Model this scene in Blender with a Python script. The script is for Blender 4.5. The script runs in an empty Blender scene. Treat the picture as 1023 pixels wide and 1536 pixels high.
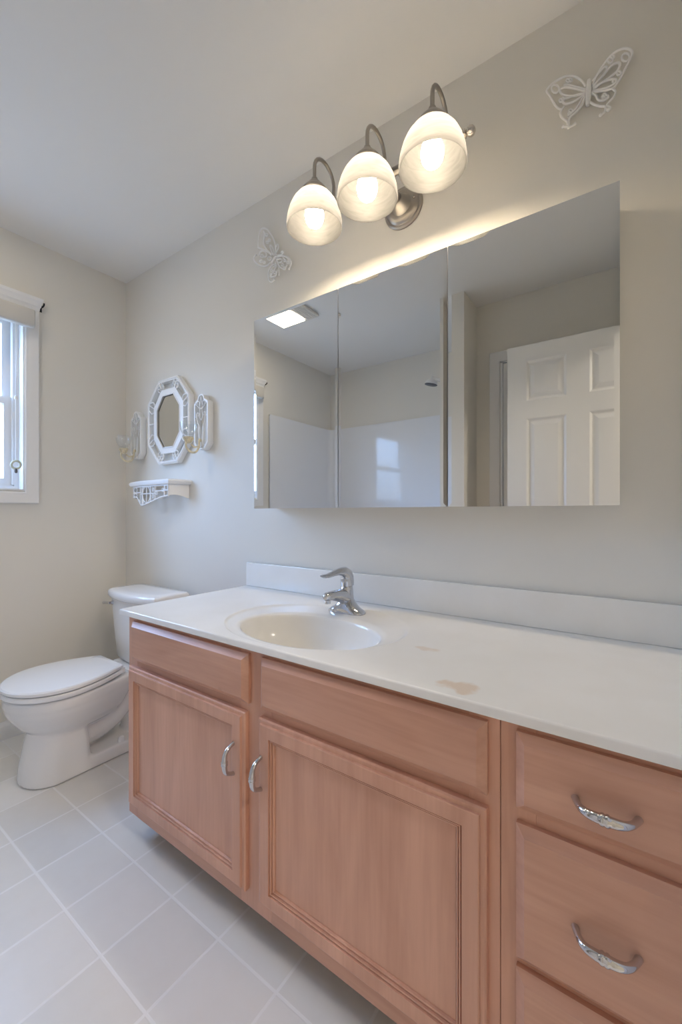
import bpy, bmesh, math, random
from mathutils import Vector, Matrix

# ---------------------------------------------------------------- camera, sky, lights, exposure
scene = bpy.context.scene
COL = scene.collection
random.seed(7)
PI = math.pi
H = 1.08            # eye height
CEIL = 2.44
D = 1.27            # vanity wall
XL = -2.461         # window wall
XR = 0.13           # wall with the entry doorway
YB = -0.973         # wall behind the tub

cam_data = bpy.data.cameras.new('camera')
cam = bpy.data.objects.new('camera', cam_data)
COL.objects.link(cam)
cam.location = (0, 0, H)
cam.rotation_euler = (PI/2, 0, math.radians(35.3))
cam_data.sensor_fit = 'VERTICAL'
cam_data.sensor_height = 36
cam_data.lens = 622/1536*36
cam_data.shift_y = 1.5/1536
cam_data.clip_start = 0.01
scene.camera = cam

SKY_STRENGTH = 8.8
BULB_STRENGTH = 60.0
FAN_STRENGTH = 10.0
HALL_FILL_STRENGTH = 36.0
EXPOSURE = 1.33

world = bpy.data.worlds.new('sky')
scene.world = world
world.use_nodes = True
wn = world.node_tree
wn.nodes.clear()
w_out = wn.nodes.new('ShaderNodeOutputWorld')
w_bg = wn.nodes.new('ShaderNodeBackground')
w_tc = wn.nodes.new('ShaderNodeTexCoord')
w_sep = wn.nodes.new('ShaderNodeSeparateXYZ')
w_ramp = wn.nodes.new('ShaderNodeValToRGB')
wn.links.new(w_tc.outputs['Generated'], w_sep.inputs[0])
wn.links.new(w_sep.outputs['Z'], w_ramp.inputs['Fac'])
w_ramp.color_ramp.elements[0].position = 0.0
w_ramp.color_ramp.elements[0].color = (0.12, 0.14, 0.16, 1)
w_ramp.color_ramp.elements[1].position = 0.25
w_ramp.color_ramp.elements[1].color = (0.40, 0.62, 1.0, 1)
wn.links.new(w_ramp.outputs['Color'], w_bg.inputs['Color'])
w_bg.inputs['Strength'].default_value = SKY_STRENGTH
wn.links.new(w_bg.outputs[0], w_out.inputs[0])

def portal(name, loc, rot, sx, sy):
    l = bpy.data.lights.new(name, 'AREA')
    l.shape = 'RECTANGLE'
    l.size = sx
    l.size_y = sy
    l.cycles.is_portal = True
    o = bpy.data.objects.new(name, l)
    COL.objects.link(o)
    o.location = loc
    o.rotation_euler = rot
    return o
portal('window_daylight', (XL-0.13, 0.376, 1.64), (0, -PI/2, 0), 0.88, 0.74)

vs = scene.view_settings
scene.display_settings.display_device = 'sRGB'
vs.view_transform = 'Standard'
vs.look = 'None'
vs.exposure = EXPOSURE
vs.gamma = 1
vs.use_curve_mapping = False
cy = scene.cycles
cy.use_denoising = True
cy.max_bounces = 14
cy.diffuse_bounces = 7
cy.glossy_bounces = 6
cy.transmission_bounces = 8
cy.transparent_max_bounces = 12
cy.sample_clamp_indirect = 6
cy.caustics_reflective = False
cy.caustics_refractive = False

# ---------------------------------------------------------------- materials
def new_mat(name):
    m = bpy.data.materials.new(name)
    m.use_nodes = True
    nt = m.node_tree
    return m, nt, nt.nodes['Principled BSDF']

def coords(nt, scale=(1, 1, 1), rot=(0, 0, 0), loc=(0, 0, 0)):
    tc = nt.nodes.new('ShaderNodeTexCoord')
    mp = nt.nodes.new('ShaderNodeMapping')
    mp.inputs['Scale'].default_value = scale
    mp.inputs['Rotation'].default_value = rot
    mp.inputs['Location'].default_value = loc
    nt.links.new(tc.outputs['Object'], mp.inputs[0])
    return mp.outputs[0]

def add_bump(nt, b, height, strength, dist=0.002):
    n = nt.nodes.new('ShaderNodeBump')
    n.inputs['Strength'].default_value = strength
    n.inputs['Distance'].default_value = dist
    nt.links.new(height, n.inputs['Height'])
    nt.links.new(n.outputs[0], b.inputs['Normal'])

def paint(name, col, rough=0.6, bump=0.0, scale=120, spec=0.3, var=0.0):
    m, nt, b = new_mat(name)
    b.inputs['Base Color'].default_value = (*col, 1)
    b.inputs['Roughness'].default_value = rough
    b.inputs['Specular IOR Level'].default_value = spec
    if bump or var:
        c = coords(nt)
        n = nt.nodes.new('ShaderNodeTexNoise')
        n.inputs['Scale'].default_value = scale
        n.inputs['Detail'].default_value = 3
        nt.links.new(c, n.inputs['Vector'])
        if bump:
            add_bump(nt, b, n.outputs['Fac'], bump)
        if var:
            r = nt.nodes.new('ShaderNodeValToRGB')
            r.color_ramp.elements[0].position = 0.3
            r.color_ramp.elements[1].position = 0.7
            r.color_ramp.elements[0].color = (*[x*(1-var) for x in col], 1)
            r.color_ramp.elements[1].color = (*col, 1)
            nt.links.new(n.outputs['Fac'], r.inputs['Fac'])
            nt.links.new(r.outputs['Color'], b.inputs['Base Color'])
    return m

def metal(name, col, rough, brushed=False):
    m, nt, b = new_mat(name)
    b.inputs['Base Color'].default_value = (*col, 1)
    b.inputs['Metallic'].default_value = 1
    b.inputs['Roughness'].default_value = rough
    if brushed:
        c = coords(nt, (400, 400, 60))
        n = nt.nodes.new('ShaderNodeTexNoise')
        n.inputs['Scale'].default_value = 1
        nt.links.new(c, n.inputs['Vector'])
        add_bump(nt, b, n.outputs['Fac'], 0.08, 0.0005)
    return m

def emitter(name, col, strength):
    m, nt, b = new_mat(name)
    b.inputs['Base Color'].default_value = (0.8, 0.8, 0.8, 1)
    b.inputs['Emission Color'].default_value = (*col, 1)
    b.inputs['Emission Strength'].default_value = strength
    return m

def wood(name, axis, tint=1.0, seed=0.0):
    """stained maple, grain running along axis"""
    m, nt, b = new_mat(name)
    tc = nt.nodes.new('ShaderNodeTexCoord')
    oi = nt.nodes.new('ShaderNodeObjectInfo')
    mul = nt.nodes.new('ShaderNodeMath')
    mul.operation = 'MULTIPLY_ADD'
    mul.inputs[1].default_value = 37.0
    mul.inputs[2].default_value = seed
    nt.links.new(oi.outputs['Random'], mul.inputs[0])
    def noise(scale, freq, detail, dist=0.0):
        mp = nt.nodes.new('ShaderNodeMapping')
        mp.inputs['Scale'].default_value = scale
        nt.links.new(tc.outputs['Object'], mp.inputs[0])
        n = nt.nodes.new('ShaderNodeTexNoise')
        n.noise_dimensions = '4D'
        n.inputs['Scale'].default_value = freq
        n.inputs['Detail'].default_value = detail
        n.inputs['Distortion'].default_value = dist
        nt.links.new(mp.outputs[0], n.inputs['Vector'])
        nt.links.new(mul.outputs[0], n.inputs['W'])
        return n
    s_long = {'x': (1.2, 9, 9), 'z': (9, 9, 1.2)}[axis]
    s_fine = {'x': (3, 60, 60), 'z': (60, 60, 3)}[axis]
    a = noise(s_long, 1.6, 4, 0.8)
    f = noise(s_fine, 2.2, 3, 0.2)
    k = noise({'x': (1.0, 2.4, 2.4), 'z': (2.4, 2.4, 1.0)}[axis], 5.0, 2, 0.6)
    r1 = nt.nodes.new('ShaderNodeValToRGB')
    r1.color_ramp.elements[0].position = 0.30
    r1.color_ramp.elements[1].position = 0.72
    r1.color_ramp.elements[0].color = (0.55*tint, 0.295*tint, 0.205*tint, 1)
    r1.color_ramp.elements[1].color = (0.68*tint, 0.39*tint, 0.28*tint, 1)
    nt.links.new(a.outputs['Fac'], r1.inputs['Fac'])
    r2 = nt.nodes.new('ShaderNodeValToRGB')
    r2.color_ramp.elements[0].position = 0.30
    r2.color_ramp.elements[1].position = 0.60
    r2.color_ramp.elements[0].color = (0.86, 0.82, 0.80, 1)
    r2.color_ramp.elements[1].color = (1, 1, 1, 1)
    nt.links.new(f.outputs['Fac'], r2.inputs['Fac'])
    mx = nt.nodes.new('ShaderNodeMix')
    mx.data_type = 'RGBA'
    mx.blend_type = 'MULTIPLY'
    mx.inputs['Factor'].default_value = 0.45
    nt.links.new(r1.outputs['Color'], mx.inputs['A'])
    nt.links.new(r2.outputs['Color'], mx.inputs['B'])
    r3 = nt.nodes.new('ShaderNodeValToRGB')      # small dark knots and flecks
    r3.color_ramp.elements[0].position = 0.225
    r3.color_ramp.elements[1].position = 0.275
    r3.color_ramp.elements[0].color = (0.45, 0.34, 0.30, 1)
    r3.color_ramp.elements[1].color = (1, 1, 1, 1)
    nt.links.new(k.outputs['Fac'], r3.inputs['Fac'])
    mx2 = nt.nodes.new('ShaderNodeMix')
    mx2.data_type = 'RGBA'
    mx2.blend_type = 'MULTIPLY'
    mx2.inputs['Factor'].default_value = 0.8
    nt.links.new(mx.outputs['Result'], mx2.inputs['A'])
    nt.links.new(r3.outputs['Color'], mx2.inputs['B'])
    nt.links.new(mx2.outputs['Result'], b.inputs['Base Color'])
    b.inputs['Roughness'].default_value = 0.36
    b.inputs['Specular IOR Level'].default_value = 0.5
    b.inputs['Coat Weight'].default_value = 0.15
    b.inputs['Coat Roughness'].default_value = 0.15
    return m

def tile_floor():
    m, nt, b = new_mat('vinyl_tile')
    tc = nt.nodes.new('ShaderNodeTexCoord')
    mp = nt.nodes.new('ShaderNodeMapping')
    tx, ty = 0.202, 0.191
    mp.inputs['Location'].default_value = (1.669/tx + 20, -0.486/ty + 20, 0)
    mp.inputs['Scale'].default_value = (1/tx, 1/ty, 1)
    nt.links.new(tc.outputs['Object'], mp.inputs[0])
    sep = nt.nodes.new('ShaderNodeSeparateXYZ')
    nt.links.new(mp.outputs[0], sep.inputs[0])
    def math_(op, a, bv=None):
        n = nt.nodes.new('ShaderNodeMath')
        n.operation = op
        for i, v in enumerate((a, bv)):
            if v is None:
                continue
            if isinstance(v, (int, float)):
                n.inputs[i].default_value = v
            else:
                nt.links.new(v, n.inputs[i])
        return n.outputs[0]
    ds = []
    cells = []
    for ax in ('X', 'Y'):
        v = sep.outputs[ax]
        fr = math_('FRACT', v)
        ds.append(math_('ABSOLUTE', math_('SUBTRACT', fr, 0.5)))
        cells.append(math_('FLOOR', v))
    edge = math_('MAXIMUM', ds[0], ds[1])
    rr = nt.nodes.new('ShaderNodeValToRGB')
    rr.color_ramp.elements[0].position = 0.478
    rr.color_ramp.elements[0].color = (0, 0, 0, 1)
    rr.color_ramp.elements[1].position = 0.487
    rr.color_ramp.elements[1].color = (1, 1, 1, 1)
    nt.links.new(edge, rr.inputs['Fac'])
    cb = nt.nodes.new('ShaderNodeCombineXYZ')
    nt.links.new(cells[0], cb.inputs[0])
    nt.links.new(cells[1], cb.inputs[1])
    wnz = nt.nodes.new('ShaderNodeTexWhiteNoise')
    wnz.noise_dimensions = '2D'
    nt.links.new(cb.outputs[0], wnz.inputs['Vector'])
    nz = nt.nodes.new('ShaderNodeTexNoise')
    nz.inputs['Scale'].default_value = 14
    nz.inputs['Detail'].default_value = 6
    nz.inputs['Roughness'].default_value = 0.65
    nt.links.new(tc.outputs['Object'], nz.inputs['Vector'])
    mixv = math_('ADD', math_('MULTIPLY', wnz.outputs['Value'], 0.55), math_('MULTIPLY', nz.outputs['Fac'], 0.55))
    cr = nt.nodes.new('ShaderNodeValToRGB')
    cr.color_ramp.elements[0].position = 0.15
    cr.color_ramp.elements[0].color = (0.71, 0.70, 0.675, 1)
    cr.color_ramp.elements[1].position = 0.85
    cr.color_ramp.elements[1].color = (0.79, 0.785, 0.77, 1)
    nt.links.new(mixv, cr.inputs['Fac'])
    mx = nt.nodes.new('ShaderNodeMix')
    mx.data_type = 'RGBA'
    nt.links.new(rr.outputs['Color'], mx.inputs['Factor'])
    nt.links.new(cr.outputs['Color'], mx.inputs['A'])
    mx.inputs['B'].default_value = (0.84, 0.84, 0.835, 1)
    nt.links.new(mx.outputs['Result'], b.inputs['Base Color'])
    b.inputs['Roughness'].default_value = 0.36
    b.inputs['Specular IOR Level'].default_value = 0.45
    inv = math_('SUBTRACT', 1.0, rr.outputs['Color'])
    add_bump(nt, b, math_('ADD', inv, math_('MULTIPLY', nz.outputs['Fac'], 0.25)), 0.25, 0.0015)
    return m

def marble_top():
    """cultured marble: warm white with two tan stains and faint veins"""
    m, nt, b = new_mat('cultured_marble')
    tc = nt.nodes.new('ShaderNodeTexCoord')
    nz = nt.nodes.new('ShaderNodeTexNoise')
    nz.inputs['Scale'].default_value = 7
    nz.inputs['Detail'].default_value = 5
    nt.links.new(tc.outputs['Object'], nz.inputs['Vector'])
    r = nt.nodes.new('ShaderNodeValToRGB')
    r.color_ramp.elements[0].position = 0.3
    r.color_ramp.elements[0].color = (0.815, 0.80, 0.765, 1)
    r.color_ramp.elements[1].position = 0.62
    r.color_ramp.elements[1].color = (0.85, 0.84, 0.815, 1)
    nt.links.new(nz.outputs['Fac'], r.inputs['Fac'])
    col = r.outputs['Color']
    nz2 = nt.nodes.new('ShaderNodeTexNoise')
    nz2.inputs['Scale'].default_value = 26
    nz2.inputs['Detail'].default_value = 3
    nt.links.new(tc.outputs['Object'], nz2.inputs['Vector'])
    for (sx, sy, lx, ly, f) in ((-0.405, 0.912, 0.045, 0.020, 0.4), (-0.262, 0.745, 0.045, 0.030, 0.6)):
        mp = nt.nodes.new('ShaderNodeMapping')
        mp.inputs['Location'].default_value = (-sx/lx, -sy/ly, 0)
        mp.inputs['Scale'].default_value = (1/lx, 1/ly, 0)
        nt.links.new(tc.outputs['Object'], mp.inputs[0])
        ln = nt.nodes.new('ShaderNodeVectorMath')
        ln.operation = 'LENGTH'
        nt.links.new(mp.outputs[0], ln.inputs[0])
        ad = nt.nodes.new('ShaderNodeMath')
        ad.operation = 'MULTIPLY_ADD'
        nt.links.new(nz2.outputs['Fac'], ad.inputs[0])
        ad.inputs[1].default_value = 2.4
        nt.links.new(ln.outputs['Value'], ad.inputs[2])
        rs = nt.nodes.new('ShaderNodeValToRGB')
        rs.color_ramp.elements[0].position = 0.0
        rs.color_ramp.elements[0].color = (f, f, f, 1)
        rs.color_ramp.elements[1].position = 1.0
        rs.color_ramp.elements[1].color = (0, 0, 0, 1)
        su = nt.nodes.new('ShaderNodeMath')
        su.operation = 'MULTIPLY_ADD'
        su.inputs[1].default_value = 2.2
        su.inputs[2].default_value = -3.6
        nt.links.new(ad.outputs[0], su.inputs[0])
        nt.links.new(su.outputs[0], rs.inputs['Fac'])
        mx = nt.nodes.new('ShaderNodeMix')
        mx.data_type = 'RGBA'
        nt.links.new(rs.outputs['Color'], mx.inputs['Factor'])
        nt.links.new(col, mx.inputs['A'])
        mx.inputs['B'].default_value = (0.70, 0.52, 0.36, 1)
        col = mx.outputs['Result']
    nt.links.new(col, b.inputs['Base Color'])
    b.inputs['Roughness'].default_value = 0.16
    b.inputs['Specular IOR Level'].default_value = 0.5
    return m

def glass_pane(name, tint=(0.93, 0.96, 1.0), refl=0.08, rough=0.0):
    m, nt, b = new_mat(name)
    nt.nodes.remove(b)
    out = nt.nodes['Material Output']
    tr = nt.nodes.new('ShaderNodeBsdfTransparent')
    tr.inputs['Color'].default_value = (*tint, 1)
    gl = nt.nodes.new('ShaderNodeBsdfGlossy')
    gl.inputs['Roughness'].default_value = rough
    lw = nt.nodes.new('ShaderNodeLayerWeight')
    lw.inputs['Blend'].default_value = 0.5
    pw = nt.nodes.new('ShaderNodeMath')
    pw.operation = 'POWER'
    pw.inputs[1].default_value = 4.0
    nt.links.new(lw.outputs['Facing'], pw.inputs[0])
    fr = nt.nodes.new('ShaderNodeMath')
    fr.operation = 'MULTIPLY_ADD'
    fr.inputs[1].default_value = 0.7
    fr.inputs[2].default_value = refl*0.5
    nt.links.new(pw.outputs[0], fr.inputs[0])
    mx = nt.nodes.new('ShaderNodeMixShader')
    nt.links.new(fr.outputs[0], mx.inputs[0])
    nt.links.new(tr.outputs[0], mx.inputs[1])
    nt.links.new(gl.outputs[0], mx.inputs[2])
    nt.links.new(mx.outputs[0], out.inputs['Surface'])
    return m

def alabaster():
    """frosted swirled lamp glass"""
    m, nt, b = new_mat('alabaster_glass')
    out = nt.nodes['Material Output']
    c = coords(nt, (6, 6, 30), (0.5, 0.3, 0))
    n = nt.nodes.new('ShaderNodeTexNoise')
    n.inputs['Scale'].default_value = 2.5
    n.inputs['Detail'].default_value = 3
    n.inputs['Distortion'].default_value = 1.2
    nt.links.new(c, n.inputs['Vector'])
    r = nt.nodes.new('ShaderNodeValToRGB')
    r.color_ramp.elements[0].position = 0.3
    r.color_ramp.elements[0].color = (0.235, 0.235, 0.238, 1)
    r.color_ramp.elements[1].position = 0.7
    r.color_ramp.elements[1].color = (0.285, 0.285, 0.288, 1)
    nt.links.new(n.outputs['Fac'], r.inputs['Fac'])
    tl = nt.nodes.new('ShaderNodeBsdfTranslucent')
    nt.links.new(r.outputs['Color'], tl.inputs['Color'])
    nt.links.new(r.outputs['Color'], b.inputs['Base Color'])
    b.inputs['Roughness'].default_value = 0.35
    mx = nt.nodes.new('ShaderNodeMixShader')
    mx.inputs[0].default_value = 0.90
    nt.links.new(b.outputs[0], mx.inputs[1])
    nt.links.new(tl.outputs[0], mx.inputs[2])
    nt.links.new(mx.outputs[0], out.inputs['Surface'])
    return m

M = dict(
    wall=paint('wall_paint', (0.765, 0.74, 0.682), 0.6, 0.06, 220),
    ceiling=paint('ceiling_paint', (0.83, 0.815, 0.785), 0.8, 0.05, 180),
    trim=paint('white_trim_paint', (0.84, 0.84, 0.84), 0.35, 0, spec=0.4),
    door=paint('white_door_paint', (0.85, 0.845, 0.83), 0.4, 0.02, 300, spec=0.4),
    vinyl=paint('white_vinyl', (0.78, 0.79, 0.80), 0.4, 0, spec=0.4),
    valance=paint('valance_plastic', (0.62, 0.60, 0.56), 0.55),
    cord=paint('blind_cord', (0.85, 0.86, 0.86), 0.6),
    tassel=paint('tassel_plastic', (0.62, 0.63, 0.50), 0.4),
    black=paint('black_metal', (0.015, 0.015, 0.018), 0.45),
    floor=tile_floor(),
    top=marble_top(),
    wood_x=wood('maple_grain_across', 'x', 1.0),
    wood_z=wood('maple_grain_upright', 'z', 1.06, 5.0),
    wood_in=paint('cabinet_inside', (0.30, 0.20, 0.13), 0.7),
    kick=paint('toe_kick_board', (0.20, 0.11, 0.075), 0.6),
    chrome=metal('polished_chrome', (0.62, 0.63, 0.66), 0.06),
    nickel=metal('brushed_nickel', (0.40, 0.37, 0.33), 0.30, True),
    polished=metal('polished_nickel', (0.66, 0.62, 0.56), 0.10),
    mirror=metal('mirror_silver', (0.80, 0.815, 0.81), 0.0),
    old_mirror=metal('small_mirror_silver', (0.78, 0.78, 0.74), 0.02),
    cabinet=paint('white_enamel', (0.78, 0.78, 0.78), 0.35, spec=0.4),
    ceramic=paint('vitreous_china', (0.80, 0.80, 0.80), 0.10, spec=0.55),
    seat=paint('toilet_seat_plastic', (0.86, 0.87, 0.88), 0.22, spec=0.5),
    resin=paint('white_resin', (0.87, 0.865, 0.85), 0.38, spec=0.4),
    cream=paint('aged_cream_resin', (0.84, 0.74, 0.53), 0.42, spec=0.4, scale=60, var=0.25),
    surround=paint('glossy_acrylic', (0.82, 0.83, 0.85), 0.07, spec=0.5),
    grey=paint('grey_plastic', (0.10, 0.10, 0.11), 0.4),
    fan=paint('vent_plastic', (0.74, 0.70, 0.64), 0.5),
    pane=glass_pane('window_glass'),
    cup=glass_pane('clear_cup_glass', (0.985, 0.99, 0.99), 0.16),
    shade=alabaster(),
    bulb=emitter('lit_bulb', (1.0, 0.82, 0.59), BULB_STRENGTH),
    lens=emitter('lit_lens', (1.0, 0.86, 0.66), FAN_STRENGTH),
    hall_fill=emitter('hall_fill_glow', (1.0, 0.90, 0.78), HALL_FILL_STRENGTH),  # glow of the fill light added in the unseen hall
)

# ---------------------------------------------------------------- helpers
def box(bm, x0, x1, y0, y1, z0, z1, bev=0.0, seg=2):
    vs_ = [bm.verts.new((x, y, z)) for x in (x0, x1) for y in (y0, y1) for z in (z0, z1)]
    idx = [(0, 1, 3, 2), (4, 6, 7, 5), (0, 4, 5, 1), (2, 3, 7, 6), (0, 2, 6, 4), (1, 5, 7, 3)]
    fs = [bm.faces.new([vs_[i] for i in f]) for f in idx]
    if bev > 0:
        es = list({e for f in fs for e in f.edges})
        bmesh.ops.bevel(bm, geom=es, offset=bev, segments=seg, profile=0.5, affect='EDGES')
    return bm

def rings(bm, loops, cap0=True, cap1=True, closed=True):
    """bridge a list of equally long point loops"""
    vv = [[bm.verts.new(p) for p in l] for l in loops]
    n = len(vv[0])
    for a, b in zip(vv[:-1], vv[1:]):
        for i in range(n if closed else n-1):
            j = (i+1) % n
            bm.faces.new((a[i], a[j], b[j], b[i]))
    if cap0:
        bm.faces.new(list(reversed(vv[0])))
    if cap1:
        bm.faces.new(vv[-1])
    return vv

def tube(bm, pts, rad, seg=8, closed=False, caps=True):
    pts = [Vector(p) for p in pts]
    n = len(pts)
    if not hasattr(rad, '__len__'):
        rad = [rad]*n
    tang = []
    for i in range(n):
        if closed:
            t = pts[(i+1) % n]-pts[(i-1) % n]
        else:
            t = pts[min(i+1, n-1)]-pts[max(i-1, 0)]
        tang.append(t.normalized() if t.length > 1e-9 else Vector((0, 0, 1)))
    up = Vector((0, 1, 0)) if abs(tang[0].y) < 0.9 else Vector((1, 0, 0))
    nrm = (up-tang[0]*up.dot(tang[0])).normalized()
    loops = []
    for i in range(n):
        nrm = nrm-tang[i]*nrm.dot(tang[i])
        nrm = nrm.normalized() if nrm.length > 1e-6 else tang[i].orthogonal().normalized()
        bi = tang[i].cross(nrm)
        loops.append([pts[i]+(nrm*math.cos(2*PI*k/seg)+bi*math.sin(2*PI*k/seg))*rad[i] for k in range(seg)])
    if closed:
        loops.append(loops[0])
        rings(bm, loops, False, False)
        bmesh.ops.remove_doubles(bm, verts=bm.verts[:], dist=1e-7)
    else:
        rings(bm, loops, caps, caps)

def lathe(bm, prof, centre=(0, 0, 0), seg=32, axis='z', caps=(True, True), sx=1.0, sy=1.0):
    cx_, cy_, cz_ = centre
    loops = []
    for r, h in prof:
        l = []
        for k in range(seg):
            a = 2*PI*k/seg
            u, v = r*math.cos(a)*sx, r*math.sin(a)*sy
            l.append({'z': (cx_+u, cy_+v, cz_+h), 'y': (cx_+u, cy_+h, cz_+v), 'x': (cx_+h, cy_+u, cz_+v)}[axis])
        loops.append(l)
    rings(bm, loops, caps[0], caps[1])

def smooth_path(pts, n=8, closed=False):
    """Catmull-Rom through points"""
    P = [Vector(p) for p in pts]
    N = len(P)
    out = []
    rng = range(N) if closed else range(N-1)
    for i in rng:
        if closed:
            p0, p1, p2, p3 = P[(i-1) % N], P[i], P[(i+1) % N], P[(i+2) % N]
        else:
            p0, p1, p2, p3 = P[max(i-1, 0)], P[i], P[i+1], P[min(i+2, N-1)]
        for k in range(n):
            t = k/n
            out.append(0.5*((2*p1)+(p2-p0)*t+(2*p0-5*p1+4*p2-p3)*t*t+(3*p1-p0-3*p2+p3)*t**3))
    if not closed:
        out.append(P[-1])
    return out

def extrude_xz(bm, poly, y0, y1, bev=0):
    """closed (x,z) outline extruded from y0 to y1"""
    rings(bm, [[(x, y0, z) for x, z in poly], [(x, y1, z) for x, z in poly]])
    return bm

def extrude_xy(bm, poly, z0, z1):
    rings(bm, [[(x, y, z0) for x, y in poly], [(x, y, z1) for x, y in poly]])
    return bm

def ring_xz(bm, outer, inner, y0, y1):
    """band between two (x,z) outlines, y0 front, y1 back"""
    lo = [[(x, y0, z) for x, z in outer], [(x, y0, z) for x, z in inner],
          [(x, y1, z) for x, z in inner], [(x, y1, z) for x, z in outer]]
    lo.append(lo[0])
    rings(bm, lo, False, False)
    bmesh.ops.remove_doubles(bm, verts=bm.verts[:], dist=1e-7)

def moulded(bm, x0, x1, z0, z1, yb, prof, facing=-1, back=True):
    """mitred rectangular moulding: prof = [(inset, height above yb)], closed by a centre face"""
    loops = []
    for ins, h in prof:
        y = yb+facing*h
        loops.append([(x0+ins, y, z0+ins), (x1-ins, y, z0+ins), (x1-ins, y, z1-ins), (x0+ins, y, z1-ins)])
    rings(bm, loops, back, True)

def obj(name, bm, mat, parent=None, smooth=True, angle=35, label=None, mats=None):
    bmesh.ops.recalc_face_normals(bm, faces=bm.faces[:])
    me = bpy.data.meshes.new(name)
    bm.to_mesh(me)
    bm.free()
    for m in (mats or [mat]):
        me.materials.append(m)
    if smooth:
        me.polygons.foreach_set('use_smooth', [True]*len(me.polygons))
        me.set_sharp_from_angle(angle=math.radians(angle))
    o = bpy.data.objects.new(name, me)
    COL.objects.link(o)
    if parent is not None:
        o.parent = parent
        # parts are modelled in room coordinates
        base = Vector((0, 0, 0))
        p = parent
        while p is not None:
            if p.type == 'EMPTY':
                base = Vector(p.location)
            p = p.parent
        if parent.type == 'EMPTY':
            o.matrix_parent_inverse = Matrix.Translation(-base)
    if label:
        o['label'] = label
    return o

def thing(name, label, cat, loc, group=None):
    o = bpy.data.objects.new(name, None)
    o.empty_display_size = 0.05
    COL.objects.link(o)
    o.location = loc
    o['label'] = label
    o['category'] = cat
    if group:
        o['group'] = group
    return o

def tag(o, label, cat, group=None):
    o['label'] = label
    o['category'] = cat
    if group:
        o['group'] = group
    return o

def struct(o, label=None):
    o['kind'] = 'structure'
    if label:
        o['label'] = label
    return o

def dup(root, shift, label):
    r = root.copy()
    COL.objects.link(r)
    r.location = Vector(root.location)+Vector(shift)
    r['label'] = label
    for ch in list(root.children):
        c = ch.copy()
        COL.objects.link(c)
        c.parent = r
        c.matrix_parent_inverse = ch.matrix_parent_inverse
        for g in list(ch.children):
            d = g.copy()
            COL.objects.link(d)
            d.parent = c
            d.matrix_parent_inverse = g.matrix_parent_inverse
    return r

BM = bmesh.new

# ---------------------------------------------------------------- room shell
b = BM(); box(b, -2.62, 2.6, -1.6, 1.9, -0.05, 0.0)
o = struct(obj('floor', b, M['floor'], smooth=False), 'pale beige square vinyl tile floor')
b = BM(); box(b, -2.62, 2.6, -1.6, 1.9, CEIL, CEIL+0.05)
struct(obj('ceiling', b, M['ceiling'], smooth=False), 'plain off-white ceiling')
b = BM(); box(b, -2.62, XR, D, D+0.12, 0, CEIL)
struct(obj('wall_back', b, M['wall'], smooth=False), 'off-white wall behind vanity and toilet')

# window wall with its opening
WY0, WY1, WZ0, WZ1 = 0.009, 0.768, 1.190, 2.085
b = BM()
xo = XL-0.14
box(b, xo, XL, YB-0.1, WY0, 0, CEIL)
box(b, xo, XL, WY1, D, 0, CEIL)
box(b, xo, XL, WY0, WY1, 0, WZ0)
box(b, xo, XL, WY0, WY1, WZ1, CEIL)
struct(obj('wall_left', b, M['wall'], smooth=False), 'off-white wall with the window')
b = BM(); box(b, XL, -0.84, YB-0.1, YB, 0, CEIL)
struct(obj('wall_front', b, M['wall'], smooth=False), 'wall behind the bathtub')
b = BM(); box(b, -1.008, -0.853, YB, -0.19, 0, CEIL)
struct(obj('wall_partition', b, M['wall'], smooth=False), 'short wall at the end of the bathtub')
CY = -0.435
b = BM()
box(b, -0.853, -0.70, CY-0.11, CY, 0, CEIL)
box(b, -0.09, XR, CY-0.11, CY, 0, CEIL)
box(b, -0.70, -0.09, CY-0.11, CY, 2.05, CEIL)
struct(obj('wall_closet', b, M['wall'], smooth=False), 'wall behind the open door')
# right-hand wall with the entry doorway
DY0, DY1, DZ = -0.215, 0.53, 2.05
b = BM()
box(b, XR, XR+0.11, CY-0.11, DY0, 0, CEIL)
box(b, XR, XR+0.11, DY1, D+0.12, 0, CEIL)
box(b, XR, XR+0.11, DY0, DY1, DZ, CEIL)
struct(obj('wall_right', b, M['wall'], smooth=False), 'wall with the entry doorway')
# hall outside the doorway
b = BM()
box(b, XR+0.11, 2.6, 1.8, 1.9, 0, CEIL)
box(b, XR+0.11, 2.6, -1.6, -1.5, 0, CEIL)
box(b, 2.5, 2.6, -1.5, 1.8, 0, CEIL)
box(b, XR, XR+0.11, D+0.12, 1.8, 0, CEIL)
box(b, XR, XR+0.11, -1.5, CY-0.11, 0, CEIL)
struct(obj('wall_hall', b, M['wall'], smooth=False), 'walls of the hall outside the doorway')

def casing_y(bm, x, sgn, y0, y1, z0, z1, w, sill=True):
    """moulded casing round an opening in a wall of constant x (sgn: into the room)"""
    prof = [(0, 0.0), (0.0, 0.017), (0.004, 0.020), (w*0.45, 0.018), (w*0.75, 0.012), (w-0.006, 0.012), (w, 0.009), (w, 0.0)]
    loops = []
    for ins, h in prof:
        xx = x+sgn*h
        zb = z0+ins if sill else z0
        loops.append([(xx, y0+ins, zb), (xx, y1-ins, zb), (xx, y1-ins, z1-ins), (xx, y0+ins, z1-ins)])
    rings(bm, loops, False, False)

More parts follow.
